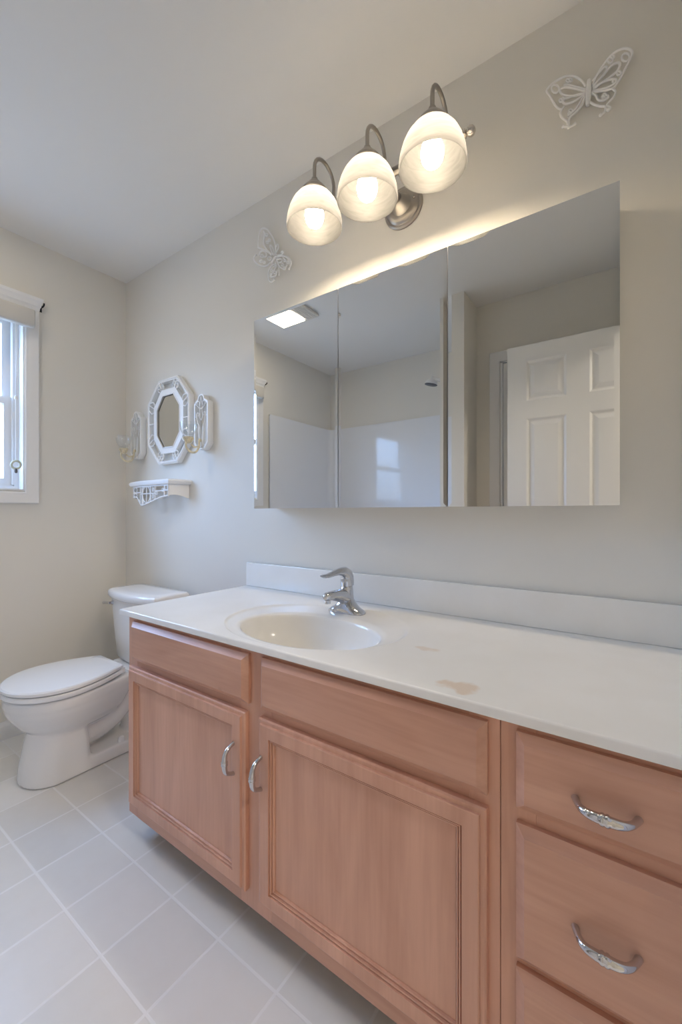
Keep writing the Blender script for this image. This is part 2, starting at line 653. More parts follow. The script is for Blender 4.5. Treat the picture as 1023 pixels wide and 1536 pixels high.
# window
b = BM()
casing_y(b, XL, 1, WY0-0.057, WY1+0.057, WZ0-0.063, WZ1+0.04, 0.057)
w1 = struct(obj('window_1', b, M['trim'], angle=25), 'white cased window in the left wall')
b = BM()
y0, y1 = WY0-0.057, WY1+0.057
loops = []
for out, z in ((0.0, 2.090), (0.022, 2.090), (0.024, 2.104), (0.030, 2.112), (0.032, 2.124), (0.040, 2.136), (0.042, 2.150), (0.0, 2.150)):
    e = 0.0 if out == 0 else (out-0.022)*0.6
    loops.append([(XL, y0-e, z), (XL+out, y0-e, z), (XL+out, y1+e, z), (XL, y1+e, z)])
rings(b, loops)
obj('crown', b, M['trim'], w1, angle=25)
b = BM()
def jamb_ring(bm, x0, x1, t, y0, y1, z0, z1):
    outer = [(y0, z0), (y1, z0), (y1, z1), (y0, z1)]
    inner = [(y0+t, z0+t), (y1-t, z0+t), (y1-t, z1-t), (y0+t, z1-t)]
    lo = [[(x1, y, z) for y, z in outer], [(x1, y, z) for y, z in inner],
          [(x0, y, z) for y, z in inner], [(x0, y, z) for y, z in outer]]
    rings(bm, lo+[lo[0]], False, False)
    bmesh.ops.remove_doubles(bm, verts=bm.verts[:], dist=1e-7)
jamb_ring(b, XL-0.135, XL+0.004, 0.007, WY0, WY1, WZ0, WZ1)
obj('jamb', b, M['trim'], w1, angle=25)
b = BM(); jamb_ring(b, XL-0.13, XL-0.055, 0.018, WY0+0.007, WY1-0.007, WZ0+0.007, WZ1-0.007)
for yy in (WY0+0.028, WY1-0.028):      # balance channels
    box(b, XL-0.085, XL-0.055, yy-0.004, yy+0.004, WZ0+0.03, WZ1-0.03)
obj('window_frame', b, M['vinyl'], w1, angle=25)
zm = (WZ0+WZ1)/2
for z0, z1, xs, nm in ((WZ0+0.025, zm+0.018, XL-0.084, 'lower'), (zm-0.018, WZ1-0.025, XL-0.112, 'upper')):
    b = BM()
    jamb_ring(b, xs-0.012, xs+0.012, 0.036, WY0+0.026, WY1-0.026, z0, z1)
    s = obj('sash', b, M['vinyl'], w1, angle=25)
    b = BM(); box(b, xs-0.003, xs+0.003, WY0+0.060, WY1-0.060, z0+0.034, z1-0.034)
    obj('pane', b, M['pane'], s, smooth=False)
b = BM(); box(b, XL-0.082, XL-0.058, 0.34, 0.40, zm+0.018, zm+0.030, 0.003)
obj('sash_lock', b, M['vinyl'], w1)

# baseboards
def base_profile(bm, axis, a0, a1, c, sgn):
    prof = [(0, 0), (0.014, 0), (0.014, 0.062), (0.011, 0.070), (0.006, 0.077), (0.004, 0.083), (0, 0.083)]
    loops = []
    for a in (a0, a1):
        loops.append([((c+sgn*d, a, z) if axis == 'y' else (a, c+sgn*d, z)) for d, z in prof])
    rings(bm, loops)
b = BM(); base_profile(b, 'y', -0.10, D, XL, 1)
struct(obj('baseboard_left', b, M['trim'], smooth=False), 'white baseboard under the window')
b = BM(); base_profile(b, 'x', XL+0.014, -1.375, D, -1)
struct(obj('baseboard_back', b, M['trim'], smooth=False), 'white baseboard behind the toilet')

# closet doorway: casing and closed door
def casing_face(bm, y, x0, x1, z1, w):
    """three-sided casing on a wall of constant y facing +y"""
    prof = [(0, 0.0), (0.0, 0.016), (0.004, 0.018), (w*0.5, 0.014), (w-0.008, 0.011), (w, 0.008), (w, 0.0)]
    loops = [[(x0+i, y+h, 0), (x0+i, y+h, z1-i), (x1-i, y+h, z1-i), (x1-i, y+h, 0)] for i, h in prof]
    rings(bm, loops, False, False, closed=False)
b = BM(); casing_face(b, CY, -0.765, -0.03, 2.11, 0.062)
for xx in (-0.70, -0.102):
    box(b, xx, xx+0.012, CY-0.11, CY, 0, 2.05)
box(b, -0.70, -0.09, CY-0.11, CY, 2.038, 2.05)
struct(obj('trim_1', b, M['trim'], angle=25), 'white casing of the doorway behind the open door')

def six_panel(bm, x0, x1, y, t, z0, z1, stile, mull, rails):
    """solid slab with raised-and-fielded panels on both faces; rails = list of (z0,z1) panel rows"""
    box(bm, x0, x1, y-t/2+0.010, y+t/2-0.010, z0, z1)
    pw = (x1-x0-2*stile-mull)/2
    cols = [(x0+stile, x0+stile+pw), (x1-stile-pw, x1-stile)]
    for face in (1, -1):
        ys = y+face*(t/2-0.006)
        # stiles, rails, muntin as one proud layer
        xs = [x0, cols[0][0], cols[0][1], cols[1][0], cols[1][1], x1]
        zs = [z0]
        for a, c in rails:
            zs += [a, c]
        zs.append(z1)
        for i in range(5):
            for j in range(len(zs)-1):
                if i in (1, 3) and j % 2 == 1:
                    moulded(bm, xs[i], xs[i+1], zs[j], zs[j+1], ys, [(0, 0.006), (0.004, 0.004), (0.012, -0.002), (0.018, -0.0025), (0.040, 0.0045), (0.043, 0.005)], face, False)
                else:
                    f = [bm.verts.new((px, ys+face*0.006, pz)) for px, pz in ((xs[i], zs[j]), (xs[i+1], zs[j]), (xs[i+1], zs[j+1]), (xs[i], zs[j+1]))]
                    bm.faces.new(f)
    # edge strips closing the proud layers
    box(bm, x0, x0+0.001, y-t/2, y+t/2, z0, z1)
    box(bm, x1-0.001, x1, y-t/2, y+t/2, z0, z1)
    box(bm, x0, x1, y-t/2, y+t/2, z1-0.001, z1)

rows = [(0.22, 0.78), (0.93, 1.612), (1.712, 1.937)]
b = BM(); six_panel(b, -0.603, 0.112, -0.215, 0.035, 0.012, 2.030, 0.104, 0.106, rows)
d1 = struct(obj('door_1', b, M['door'], smooth=False), 'white six-panel entry door standing open')
b = BM()
for s in (1, -1):
    lathe(b, [(0.030, 0), (0.030, 0.006*s), (0.012, 0.010*s), (0.010, 0.030*s), (0.022, 0.036*s), (0.027, 0.048*s), (0.022, 0.060*s), (0.008, 0.064*s)], (-0.545, -0.215+s*0.0175, 0.92), 20, 'y')
obj('door_knob', b, M['nickel'], d1)
b = BM(); six_panel(b, -0.686, -0.104, CY-0.026, 0.035, 0.01, 2.035, 0.09, 0.09, rows)
struct(obj('door_2', b, M['door'], smooth=False), 'white closet door behind the open door')
# casing of the entry doorway, room side and hall side
b = BM()
for x, sgn in ((XR, -1), (XR+0.11, 1)):
    w = 0.057
    prof = [(0, 0.0), (0.0, 0.016), (0.004, 0.018), (w*0.5, 0.014), (w, 0.009), (w, 0.0)]
    y0, y1 = DY0-0.02, DY1+w
    loops = [[(x+sgn*h, y0+i*0.3, 0), (x+sgn*h, y0+i*0.3, DZ+w-i), (x+sgn*h, y1-i, DZ+w-i), (x+sgn*h, y1-i, 0)] for i, h in prof]
    rings(b, loops, False, False, closed=False)
struct(obj('trim_2', b, M['trim'], angle=25), 'white casing of the entry doorway')

# unseen fill light, added in the hall to brighten the room through the doorway
t = thing('hall_fill_light', 'added round fill light on the unseen hall ceiling outside the doorway', 'added fill light', (1.2, 0.15, CEIL))
b = BM(); lathe(b, [(0.0, 0), (0.17, 0), (0.17, -0.025), (0.155, -0.03)], (1.2, 0.15, CEIL), 32, caps=(False, True))
obj('fill_light_base', b, M['nickel'], t)
b = BM(); lathe(b, [(0.155, -0.03), (0.15, -0.055), (0.12, -0.085), (0.06, -0.105), (0.005, -0.11)], (1.2, 0.15, CEIL), 32)
obj('fill_light_lens', b, M['hall_fill'], t)

# ---------------------------------------------------------------- bathtub, surround, shower (seen in the mirrors)
TZ = 0.40
TX0, TX1, TY0, TY1 = XL, -1.008, YB, -0.215
def rrect(x0, x1, y0, y1, r, n=6):
    pts = []
    for cx_, cy_, a0 in ((x1-r, y1-r, 0), (x0+r, y1-r, PI/2), (x0+r, y0+r, PI), (x1-r, y0+r, 1.5*PI)):
        for k in range(n+1):
            a = a0+k/n*PI/2
            pts.append((cx_+r*math.cos(a), cy_+r*math.sin(a)))
    return pts
b = BM()
g = 0.003
specs = [(0, 0.003, 0.0), (0, 0.006, TZ-0.02), (0.004, 0.012, TZ), (0.06, 0.05, TZ), (0.075, 0.07, TZ-0.02), (0.12, 0.10, 0.14), (0.17, 0.12, 0.10)]
loops = [[(x, y, z) for x, y in rrect(TX0+g+i, TX1-g-i, TY0+g+i, TY1-i, max(r, 0.004))] for i, r, z in specs]
rings(b, loops)
tub = tag(obj('bathtub', b, M['surround'], angle=40), 'glossy white alcove bathtub between window wall and short end wall', 'bathtub')
b = BM()
def surround_line(off):
    pts = [(XL+off, -0.123)]
    r = 0.06
    for cx_, cy_, a0 in ((XL+off+r, YB+off+r, PI), (TX1-off-r, YB+off+r, 1.5*PI)):
        for k in range(9):
            a = a0+k/8*PI/2
            pts.append((cx_+r*math.cos(a), cy_+r*math.sin(a)))
    pts.append((TX1-off, -0.235))
    return pts
lo = []
po, pi_ = surround_line(0.002), surround_line(0.014)
for pts, z in ((po, TZ+0.001), (po, 1.885), (pi_, 1.893), (pi_, TZ+0.001)):
    lo.append([(x, y, z) for x, y in pts])
rings(b, lo+[lo[0]], False, False, closed=False)
bmesh.ops.remove_doubles(b, verts=b.verts[:], dist=1e-6)
tag(obj('tub_surround', b, M['surround'], angle=40), 'glossy white wall panels round the bathtub, seen in the mirrors', 'shower wall')

t = thing('shower_head', 'white handheld shower head with dark face seen in the mirrors', 'shower head', (-1.022, -0.58, 1.98))
b = BM()
tube(b, smooth_path([(-1.024, -0.58, 1.955), (-1.07, -0.58, 1.985), (-1.13, -0.58, 2.035), (-1.185, -0.58, 2.062), (-1.225, -0.58, 2.068)], 6), [0.013]*19+[0.014, 0.017, 0.02, 0.024, 0.026, 0.027], 12)
obj('handle', b, M['cabinet'], t)
b = BM(); lathe(b, [(0.014, 0.026), (0.030, 0.020), (0.043, 0.006), (0.046, -0.004), (0.045, -0.010)], (0, 0, 0), 28)
bmesh.ops.rotate(b, verts=b.verts[:], cent=(0, 0, 0), matrix=Matrix.Rotation(math.radians(12), 3, 'Y'))
bmesh.ops.translate(b, verts=b.verts[:], vec=(-1.232, -0.58, 2.045))
obj('head', b, M['cabinet'], t)
b = BM(); lathe(b, [(0.0455, -0.0095), (0.047, -0.014), (0.036, -0.018), (0.002, -0.018)], (0, 0, 0), 28)
bmesh.ops.rotate(b, verts=b.verts[:], cent=(0, 0, 0), matrix=Matrix.Rotation(math.radians(12), 3, 'Y'))
bmesh.ops.translate(b, verts=b.verts[:], vec=(-1.232, -0.58, 2.045))
obj('spray_face', b, M['grey'], t, label='dark grey spray face')
b = BM(); lathe(b, [(0.028, 0), (0.028, -0.006), (0.014, -0.010), (0.014, -0.03)], (-1.010, -0.58, 1.955), 20, 'x')
obj('wall_bracket', b, M['chrome'], t)

# ceiling vent with light
t = thing('ceiling_vent_light', 'square ceiling vent with lit lens, reflected in the left mirror door', 'ceiling vent', (-1.92, 0.23, CEIL))
b = BM(); box(b, -2.085, -1.755, 0.095, 0.365, CEIL-0.022, CEIL-0.0005, 0.008)
for k in range(5):
    box(b, -1.845+k*0.017, -1.838+k*0.017, 0.12, 0.34, CEIL-0.0245, CEIL-0.021)
obj('housing', b, M['fan'], t)
b = BM(); box(b, -2.062, -1.862, 0.122, 0.338, CEIL-0.030, CEIL-0.0222, 0.004)
obj('lens', b, M['lens'], t)

# ---------------------------------------------------------------- vanity cabinets
FY = 0.722      # face-frame front
BZ = 0.085      # cabinet bottom
TZC = 0.743     # cabinet top
DOOR_PROF = [(0, 0.0), (0, 0.011), (0.003, 0.0135), (0.0085, 0.0148), (0.0098, 0.0148), (0.0106, 0.0190), (0.0130, 0.0200), (0.0400, 0.0200), (0.0408, 0.0130), (0.0420, 0.0130), (0.0432, 0.0172), (0.0458, 0.0168), (0.0468, 0.0105), (0.0480, 0.0105), (0.0492, 0.0136), (0.0518, 0.0128), (0.0535, 0.0070), (0.0560, 0.0065)]
FRONT_PROF = [(0, 0.0), (0, 0.0085), (0.002, 0.0098), (0.0125, 0.0182), (0.0145, 0.0200)]

def pull(bm, c, axis, y):
    """arched pull with ringed middle; c = centre (x,z), feet on plane y"""
    L = 0.0385
    pts, rad = [], []
    N = 36
    for i in range(N+1):
        u = -1+2*i/N
        out = 0.024*(1-abs(u)**5)+0.005*(1-u*u)
        r = 0.0044+0.0030*(1-abs(u)**1.5)
        if abs(u) > 0.9:
            r += 0.0012*(abs(u)-0.9)/0.1
        if 0.05 < abs(abs(u)-0.0) < 0.12:
            r += 0.0014
        if abs(u) <= 0.05:
            r += 0.0002
        d = u*L
        pts.append((c[0]+d, y-out, c[1]) if axis == 'x' else (c[0], y-out, c[1]+d))
        rad.append(r)
    tube(bm, pts, rad, 12)

def cabinet_door(parent, x0, x1, z0, z1, hx, hz):
    b = BM()
    ins = 0.0565
    moulded(b, x0, x1, z0, z1, FY, DOOR_PROF[:-1])
    d = obj('door', b, M['wood_z'], parent, angle=20)
    b = BM(); box(b, x0+0.054, x1-0.054, FY-0.0085, FY-0.004, z0+0.054, z1-0.054)
    obj('door_panel', b, M['wood_z'], d, smooth=False)
    b = BM(); pull(b, (hx, hz), 'z', FY-0.0195)
    obj('handle', b, M['chrome'], d, angle=60, label='chrome arched handle')
    return d

def cabinet_drawer(parent, name, x0, x1, z0, z1, hz=None):
    b = BM(); moulded(b, x0, x1, z0, z1, FY, FRONT_PROF)
    d = obj(name, b, M['wood_x'], parent, angle=20)
    if hz is not None:
        b = BM(); pull(b, ((x0+x1)/2, hz), 'x', FY-0.0195)
        obj('handle', b, M['chrome'], d, angle=60, label='chrome arched handle')
    return d

def carcass(parent, x0, x1, stiles, rails):
    for a in (x0, x1-0.014):
        b = BM(); box(b, a, a+0.014, FY+0.019, D-0.003, BZ, TZC)
        obj('side_panel', b, M['wood_z'], parent, smooth=False)
    b = BM(); box(b, x0+0.0142, x1-0.0142, FY+0.0192, D-0.003, BZ, BZ+0.012)
    obj('bottom_panel', b, M['wood_in'], parent, smooth=False)
    b = BM(); box(b, x0+0.0142, x1-0.0142, D-0.012, D-0.003, BZ+0.0122, TZC)
    obj('back_panel', b, M['wood_in'], parent, smooth=False)
    for a, c in stiles:
        b = BM(); box(b, a, c, FY, FY+0.019, BZ, TZC, 0.0008, 1)
        obj('stile', b, M['wood_z'], parent, smooth=False)
    xs = sorted(stiles)
    for (z0, z1) in rails:
        for (a, c), (e, f) in zip(xs[:-1], xs[1:]):
            b = BM(); box(b, c, e, FY+0.0003, FY+0.0187, z0, z1)
            obj('rail', b, M['wood_x'], parent, smooth=False)
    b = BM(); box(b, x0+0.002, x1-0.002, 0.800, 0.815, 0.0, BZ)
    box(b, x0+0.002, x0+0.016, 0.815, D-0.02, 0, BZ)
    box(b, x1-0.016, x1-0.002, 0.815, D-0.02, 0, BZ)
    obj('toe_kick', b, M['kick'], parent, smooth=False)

t = thing('vanity_cabinet', 'wide reddish maple vanity cabinet with two doors under the sink', 'vanity cabinet', (-0.78, 0.98, 0))
carcass(t, -1.378, -0.184, [(-1.378, -1.325), (-0.826, -0.716), (-0.236, -0.184)], [(0.700, TZC), (0.565, 0.622), (BZ, 0.160)])
cabinet_drawer(t, 'false_drawer_front', -1.341, -0.789, 0.602, 0.7265)
cabinet_drawer(t, 'false_drawer_front', -0.745, -0.203, 0.603, 0.7275)
cabinet_door(t, -1.356, -0.797, 0.129, 0.579, -0.832, 0.457)
cabinet_door(t, -0.749, -0.203, 0.131, 0.582, -0.733, 0.455)

t = thing('drawer_cabinet', 'narrow reddish maple drawer cabinet at the right end of the vanity', 'drawer cabinet', (-0.034, 0.98, 0))
carcass(t, -0.183, 0.117, [(-0.183, -0.128), (0.062, 0.117)], [(0.700, TZC), (0.565, 0.622), (0.330, 0.375), (BZ, 0.150)])
cabinet_drawer(t, 'drawer', -0.157, 0.090, 0.603, 0.727, 0.658)
cabinet_drawer(t, 'drawer', -0.157, 0.090, 0.360, 0.579, 0.467)
cabinet_drawer(t, 'drawer', -0.157, 0.090, 0.120, 0.346, 0.233)

# ---------------------------------------------------------------- countertop with moulded sink
CX0, CX1, CY0, CY1 = -1.400, XR-0.003, 0.700, 1.2665
ZT, ZB = 0.761, 0.7435
SX, SY, SA, SB = -0.742, 0.884, 0.220, 0.140          # bowl
RX, RY, RA, RB = -0.768, 0.945, 0.285, 0.226          # recessed deck round the bowl
t = thing('vanity_countertop', 'long white marble countertop with an oval sink, on the maple cabinets', 'countertop', (-0.64, 0.98, ZB))
b = BM()
corner_angles = [math.atan2(y-SY, x-SX) % (2*PI) for x in (CX0, CX1) for y in (CY0, CY1)]
NA = 120
angs = sorted([2*PI*k/NA for k in range(NA)]+corner_angles)
def ell_hit(a, ex, ey, ea, eb):
    """distance from the bowl centre along a to an ellipse"""
    dx, dy = math.cos(a), math.sin(a)
    px, py = SX-ex, SY-ey
    A = (dx/ea)**2+(dy/eb)**2
    B = 2*(px*dx/ea**2+py*dy/eb**2)
    C = (px/ea)**2+(py/eb)**2-1
    return (-B+math.sqrt(B*B-4*A*C))/(2*A)
def rect_hit(a, ins=0.0):
    dx, dy = math.cos(a), math.sin(a)
    best = 1e9
    if dx > 1e-9: best = min(best, (CX1-ins-SX)/dx)
    if dx < -1e-9: best = min(best, (CX0+ins-SX)/dx)
    if dy > 1e-9: best = min(best, (CY1-SY)/dy)
    if dy < -1e-9: best = min(best, (CY0+ins-SY)/dy)
    return best
loops = []
def loop(fn):
    loops.append([fn(a) for a in angs])
def P(a, r, z):
    return (SX+r*math.cos(a), SY+r*math.sin(a), z)
depth = 0.125
rec = 0.004
for s_, dz in ((0.10, -1.0), (0.30, -0.99), (0.50, -0.955), (0.66, -0.87), (0.78, -0.74), (0.87, -0.56), (0.93, -0.36), (0.965, -0.20), (0.985, -0.09)):
    loop(lambda a: P(a, ell_hit(a, SX, SY, SA, SB)*s_, ZT-rec+dz*depth))
loop(lambda a: P(a, ell_hit(a, SX, SY, SA, SB)*1.0, ZT-rec-0.0035))
loop(lambda a: P(a, ell_hit(a, SX, SY, SA, SB)*1.018, ZT-rec-0.0006))
def ring_r(a, k):
    rb = ell_hit(a, SX, SY, SA, SB)*1.02
    rr = ell_hit(a, RX, RY, RA, RB)
    rr = max(rr, rb+0.012)
    return rb+(rr-rb)*k
loop(lambda a: P(a, ring_r(a, 0.30), ZT-rec))
loop(lambda a: P(a, ring_r(a, 0.80), ZT-rec))
loop(lambda a: P(a, ring_r(a, 0.90), ZT-rec*0.75))
loop(lambda a: P(a, ring_r(a, 0.97), ZT-rec*0.2))
loop(lambda a: P(a, ring_r(a, 1.03), ZT))
loop(lambda a: P(a, ring_r(a, 1.09), ZT))
loop(lambda a: P(a, rect_hit(a, 0.0038), ZT))
loop(lambda a: P(a, rect_hit(a, 0.003), ZT))
loop(lambda a: P(a, rect_hit(a, 0.001), ZT-0.0015))
loop(lambda a: P(a, rect_hit(a, 0.0), ZT-0.004))
loop(lambda a: P(a, rect_hit(a, 0.0), ZB))
def under(a):
    r = min(ell_hit(a, SX, SY, SA, SB)*1.06, rect_hit(a, 0.0)-0.01)
    return r
loop(lambda a: P(a, under(a), ZB))
for s_, dz in ((1.0, -0.40), (0.9, -0.75), (0.6, -1.07), (0.10, -1.10)):
    loop(lambda a: P(a, ell_hit(a, SX, SY, SA, SB)*s_, ZT-rec+dz*depth))
rings(b, loops, True, True)
obj('sink_top', b, M['top'], t, angle=50)
b = BM(); box(b, CX0+0.002, CX1, 1.250, 1.2668, ZT+0.0002, 0.863, 0.003)
obj('backsplash', b, M['top'], t, angle=40)
b = BM(); lathe(b, [(0.026, 0.0), (0.024, 0.0025), (0.018, 0.003), (0.016, 0.001), (0.002, 0.001)], (SX, SY, ZT-rec-depth+0.0005), 24)
obj('drain', b, M['chrome'], t, label='chrome drain ring')

# ---------------------------------------------------------------- faucet
FX, FYY, FZ = -0.765, 1.113, ZT-rec
t = thing('faucet', 'chrome single-lever faucet standing behind the oval sink', 'faucet', (FX, FYY, FZ))
b = BM()
# centre-set base: stations across x, saddle rising to the body
sec = []
for x, hw, ht in ((-0.066, 0.006, 0.004), (-0.063, 0.016, 0.009), (-0.055, 0.0225, 0.015), (-0.042, 0.0255, 0.021), (-0.030, 0.027, 0.033), (-0.020, 0.028, 0.048),
                  (0.0, 0.0285, 0.056), (0.020, 0.028, 0.048), (0.030, 0.027, 0.033), (0.042, 0.0255, 0.021), (0.055, 0.0225, 0.015), (0.063, 0.016, 0.009), (0.066, 0.006, 0.004)):
    l = []
    for k in range(16):
        a = PI*k/15
        l.append((FX+x, FYY-hw*math.cos(a), FZ+max(ht*math.sin(a)**0.8, 0.0) if 0 < k < 15 else FZ))
    sec.append(l)
rings(b, sec)
obj('base', b, M['chrome'], t, angle=60)
b = BM()
# upright body leaning forward and spout
def oval_loft(bm, st):
    lo = []
    for (y, z, rx, ry, tilt) in st:
        l = []
        for k in range(20):
            a = 2*PI*k/20
            u, v = rx*math.cos(a), ry*math.sin(a)
            l.append((FX+u, FYY+y+v*math.cos(tilt), FZ+z+v*math.sin(tilt)))
        lo.append(l)
    rings(bm, lo)
oval_loft(b, [(0.0, 0.012, 0.027, 0.026, 0), (0.0, 0.035, 0.0235, 0.025, 0), (0.0, 0.055, 0.021, 0.024, 0.05), (0.0, 0.075, 0.020, 0.0225, 0.08), (-0.001, 0.086, 0.0185, 0.020, 0.1), (-0.001, 0.088, 0.016, 0.017, 0.1)])
obj('body', b, M['chrome'], t, angle=60)
b = BM()
oval_loft(b, [(0.0, 0.046, 0.021, 0.030, -PI/2), (-0.025, 0.055, 0.0195, 0.025, -PI/2+0.05), (-0.055, 0.063, 0.018, 0.0185, -PI/2+0.1), (-0.085, 0.067, 0.0165, 0.0145, -PI/2+0.12),
              (-0.105, 0.068, 0.0155, 0.0130, -PI/2+0.15), (-0.116, 0.067, 0.011, 0.009, -PI/2+0.2), (-0.120, 0.066, 0.004, 0.004, -PI/2+0.2)])
obj('spout', b, M['chrome'], t, angle=60)
b = BM(); lathe(b, [(0.0105, 0.0), (0.0105, -0.010), (0.0085, -0.012), (0.002, -0.012)], (FX, FYY-0.104, FZ+0.058), 20)
obj('aerator', b, M['chrome'], t)
b = BM()
oval_loft(b, [(0.004, 0.088, 0.0205, 0.0235, 0.1), (0.003, 0.100, 0.0210, 0.0240, 0.12), (0.001, 0.113, 0.0210, 0.0240, 0.3), (-0.004, 0.124, 0.0205, 0.0225, 0.75), (-0.016, 0.1325, 0.0195, 0.0175, 1.25),
              (-0.034, 0.1360, 0.0180, 0.0125, 1.55), (-0.056, 0.1360, 0.0160, 0.0095, 1.68), (-0.080, 0.1330, 0.0140, 0.0072, 1.72), (-0.104, 0.1305, 0.0130, 0.0060, 1.60), (-0.122, 0.1315, 0.0125, 0.0056, 1.48), (-0.132, 0.1335, 0.007, 0.003, 1.4)])
obj('lever', b, M['chrome'], t, angle=60)
b = BM(); tube(b, [(FX, FYY+0.030, FZ), (FX, FYY+0.030, FZ+0.055)], 0.0022, 10); lathe(b, [(0.002, 0.0), (0.005, 0.002), (0.005, 0.007), (0.002, 0.010)], (FX, FYY+0.030, FZ+0.052), 14)
obj('lift_rod', b, M['chrome'], t)

# ---------------------------------------------------------------- mirrored medicine cabinet
MX0, MX1, MZ0, MZ1, MY = -1.250, -0.028, 1.098, 1.853, 1.160
t = thing('mirror_cabinet', 'wide medicine cabinet of three mirror doors on the wall above the countertop', 'mirror cabinet', (-0.64, D, MZ0))
b = BM(); box(b, MX0+0.012, MX1-0.004, MY+0.010, D-0.001, MZ0+0.004, MZ1-0.004)
obj('cabinet_box', b, M['cabinet'], t, smooth=False)
splits = [MX0, -0.834, -0.443, MX1]
for a, c in zip(splits[:-1], splits[1:]):
    a += 0.0015 if a != MX0 else 0
    c -= 0.0015 if c != MX1 else 0
    b = BM(); box(b, a, c, MY+0.004, MY+0.009, MZ0, MZ1)
    d = obj('mirror_door', b, M['cabinet'], t, smooth=False)
    b = BM(); moulded(b, a, c, MZ0, MZ1, MY+0.004, [(0, 0.0), (0, 0.0034), (0.011, 0.0040)])
    obj('mirror_glass', b, M['mirror'], d, smooth=False)

# ---------------------------------------------------------------- three-light bar
LX = (-0.845, -0.645, -0.441)
LY, BY, BZL = 1.045, 1.150, 2.143
t = thing('vanity_light', 'brushed nickel three-light wall fixture above the mirror cabinet', 'wall light', (-0.638, D, 2.11))
b = BM(); lathe(b, [(0.070, -0.0005), (0.070, -0.006), (0.066, -0.010), (0.060, -0.011), (0.056, -0.016), (0.046, -0.020), (0.036, -0.022), (0.030, -0.030), (0.024, -0.045), (0.018, -0.055), (0.003, -0.056)], (-0.638, D, 2.112), 40, 'y')
obj('backplate', b, M['nickel'], t)
for dx in (0.047, -0.047):
    b = BM(); lathe(b, [(0.004, 0), (0.0045, -0.005), (0.003, -0.008), (0.0005, -0.009)], (-0.638+dx, D-0.017, 2.118), 12, 'y')
    obj('mounting_screw', b, M['polished'], t)
b = BM(); tube(b, smooth_path([(-0.638, D-0.045, 2.113), (-0.638, D-0.075, 2.118), (-0.638, BY+0.02, 2.132), (-0.638, BY, BZL)], 6), 0.0125, 14)
obj('stem', b, M['nickel'], t)
b = BM(); tube(b, [(-0.885, BY, BZL), (-0.398, BY, BZL)], 0.0125, 18)
obj('bar', b, M['nickel'], t)
for s, x in ((1, -0.398), (-1, -0.885)):
    b = BM(); lathe(b, [(0.0125, 0), (0.015, 0.001*s), (0.015, 0.004*s), (0.008, 0.006*s), (0.008, 0.009*s), (0.012, 0.010*s), (0.012, 0.012*s), (0.007, 0.014*s), (0.0125, 0.019*s), (0.0145, 0.026*s), (0.0125, 0.033*s), (0.006, 0.038*s), (0.0005, 0.0395*s)], (x, BY, BZL), 20, 'x')
    obj('finial', b, M['polished'], t, label='polished ball finial')
for x in LX:
    R_ = (BY-LY)/2
    pts = [(x, BY, BZL+0.008), (x, BY, 2.175)]
    for k in range(0, 13):
        a = PI*k/12
        pts.append((x, LY+R_+R_*math.cos(a), 2.197+R_*math.sin(a)))
    pts.append((x, LY, 2.158))
    b = BM(); tube(b, pts, 0.0058, 12)
    lathe(b, [(0.013, 0.0), (0.012, 0.010), (0.007, 0.016)], (x, BY, BZL+0.006), 16)
    obj('arm', b, M['nickel'], t, angle=60)
    b = BM(); lathe(b, [(0.006, 2.163), (0.0095, 2.162), (0.011, 2.158), (0.0125, 2.151), (0.019, 2.147), (0.0245, 2.140), (0.0265, 2.134), (0.033, 2.131), (0.040, 2.123), (0.0455, 2.1135), (0.0455, 2.1100), (0.034, 2.1085), (0.018, 2.1085), (0.017, 2.094), (0.002, 2.094)], (x, LY, 0), 28)
    obj('socket_cup', b, M['nickel'], t, angle=40)
    prof = [(0.030, 2.1130), (0.044, 2.1080), (0.058, 2.0970), (0.0705, 2.0800), (0.0800, 2.0600), (0.0865, 2.0370), (0.0895, 2.0150), (0.0895, 2.0030), (0.0880, 2.0000)]
    inner = [(0.0862, 2.003), (0.0862, 2.015), (0.0832, 2.0365), (0.0768, 2.0585), (0.0675, 2.0775), (0.056, 2.0935), (0.043, 2.1040), (0.030, 2.1090)]
    b = BM(); lathe(b, prof+inner+[prof[0]], (x, LY, 0), 48, caps=(False, False))
    bmesh.ops.remove_doubles(b, verts=b.verts[:], dist=1e-6)
    obj('shade', b, M['shade'], t, angle=60)
    b = BM(); lathe(b, [(0.013, 2.094), (0.015, 2.086), (0.020, 2.076), (0.027, 2.061), (0.030, 2.047), (0.030, 2.037), (0.027, 2.023), (0.020, 2.012), (0.010, 2.006), (0.001, 2.005)], (x, LY, 0), 28)
    obj('bulb', b, M['bulb'], t, label='lit white bulb')

# ---------------------------------------------------------------- window blind and rod brackets
t = thing('window_blind', 'beige roller blind cassette with hanging cord across the window top', 'window blind', (XL, 0.376, 2.03))
b = BM(); box(b, XL+0.021, XL+0.062, -0.020, 0.797, 1.990, 2.078, 0.010, 3)
obj('valance', b, M['valance'], t)
for yy, zb in ((0.721, 1.640), (0.727, 1.640)):
    b = BM(); tube(b, [(XL+0.035, yy, 1.993), (XL+0.034, yy+0.002, 1.8), (XL+0.034, 0.724, zb)], 0.0013, 6)
    obj('cord', b, M['cord'], t)
b = BM(); lathe(b, [(0.002, 0.0), (0.006, -0.004), (0.0075, -0.016), (0.003, -0.022)], (XL+0.034, 0.724, 1.645), 12)
obj('cord_joiner', b, M['cord'], t)
b = BM(); tube(b, [(XL+0.034, 0.724, 1.625), (XL+0.034, 0.724, 1.33)], 0.0022, 6)
obj('cord', b, M['cord'], t)
b = BM(); tube(b, [(XL+0.034+0.018*math.cos(2*PI*k/20)*0.4, 0.724+0.018*math.sin(2*PI*k/20), 1.312+0.018*math.cos(2*PI*k/20)) for k in range(20)], 0.0055, 8, closed=True)
obj('pull_ring', b, M['tassel'], t, label='dull green pull ring')
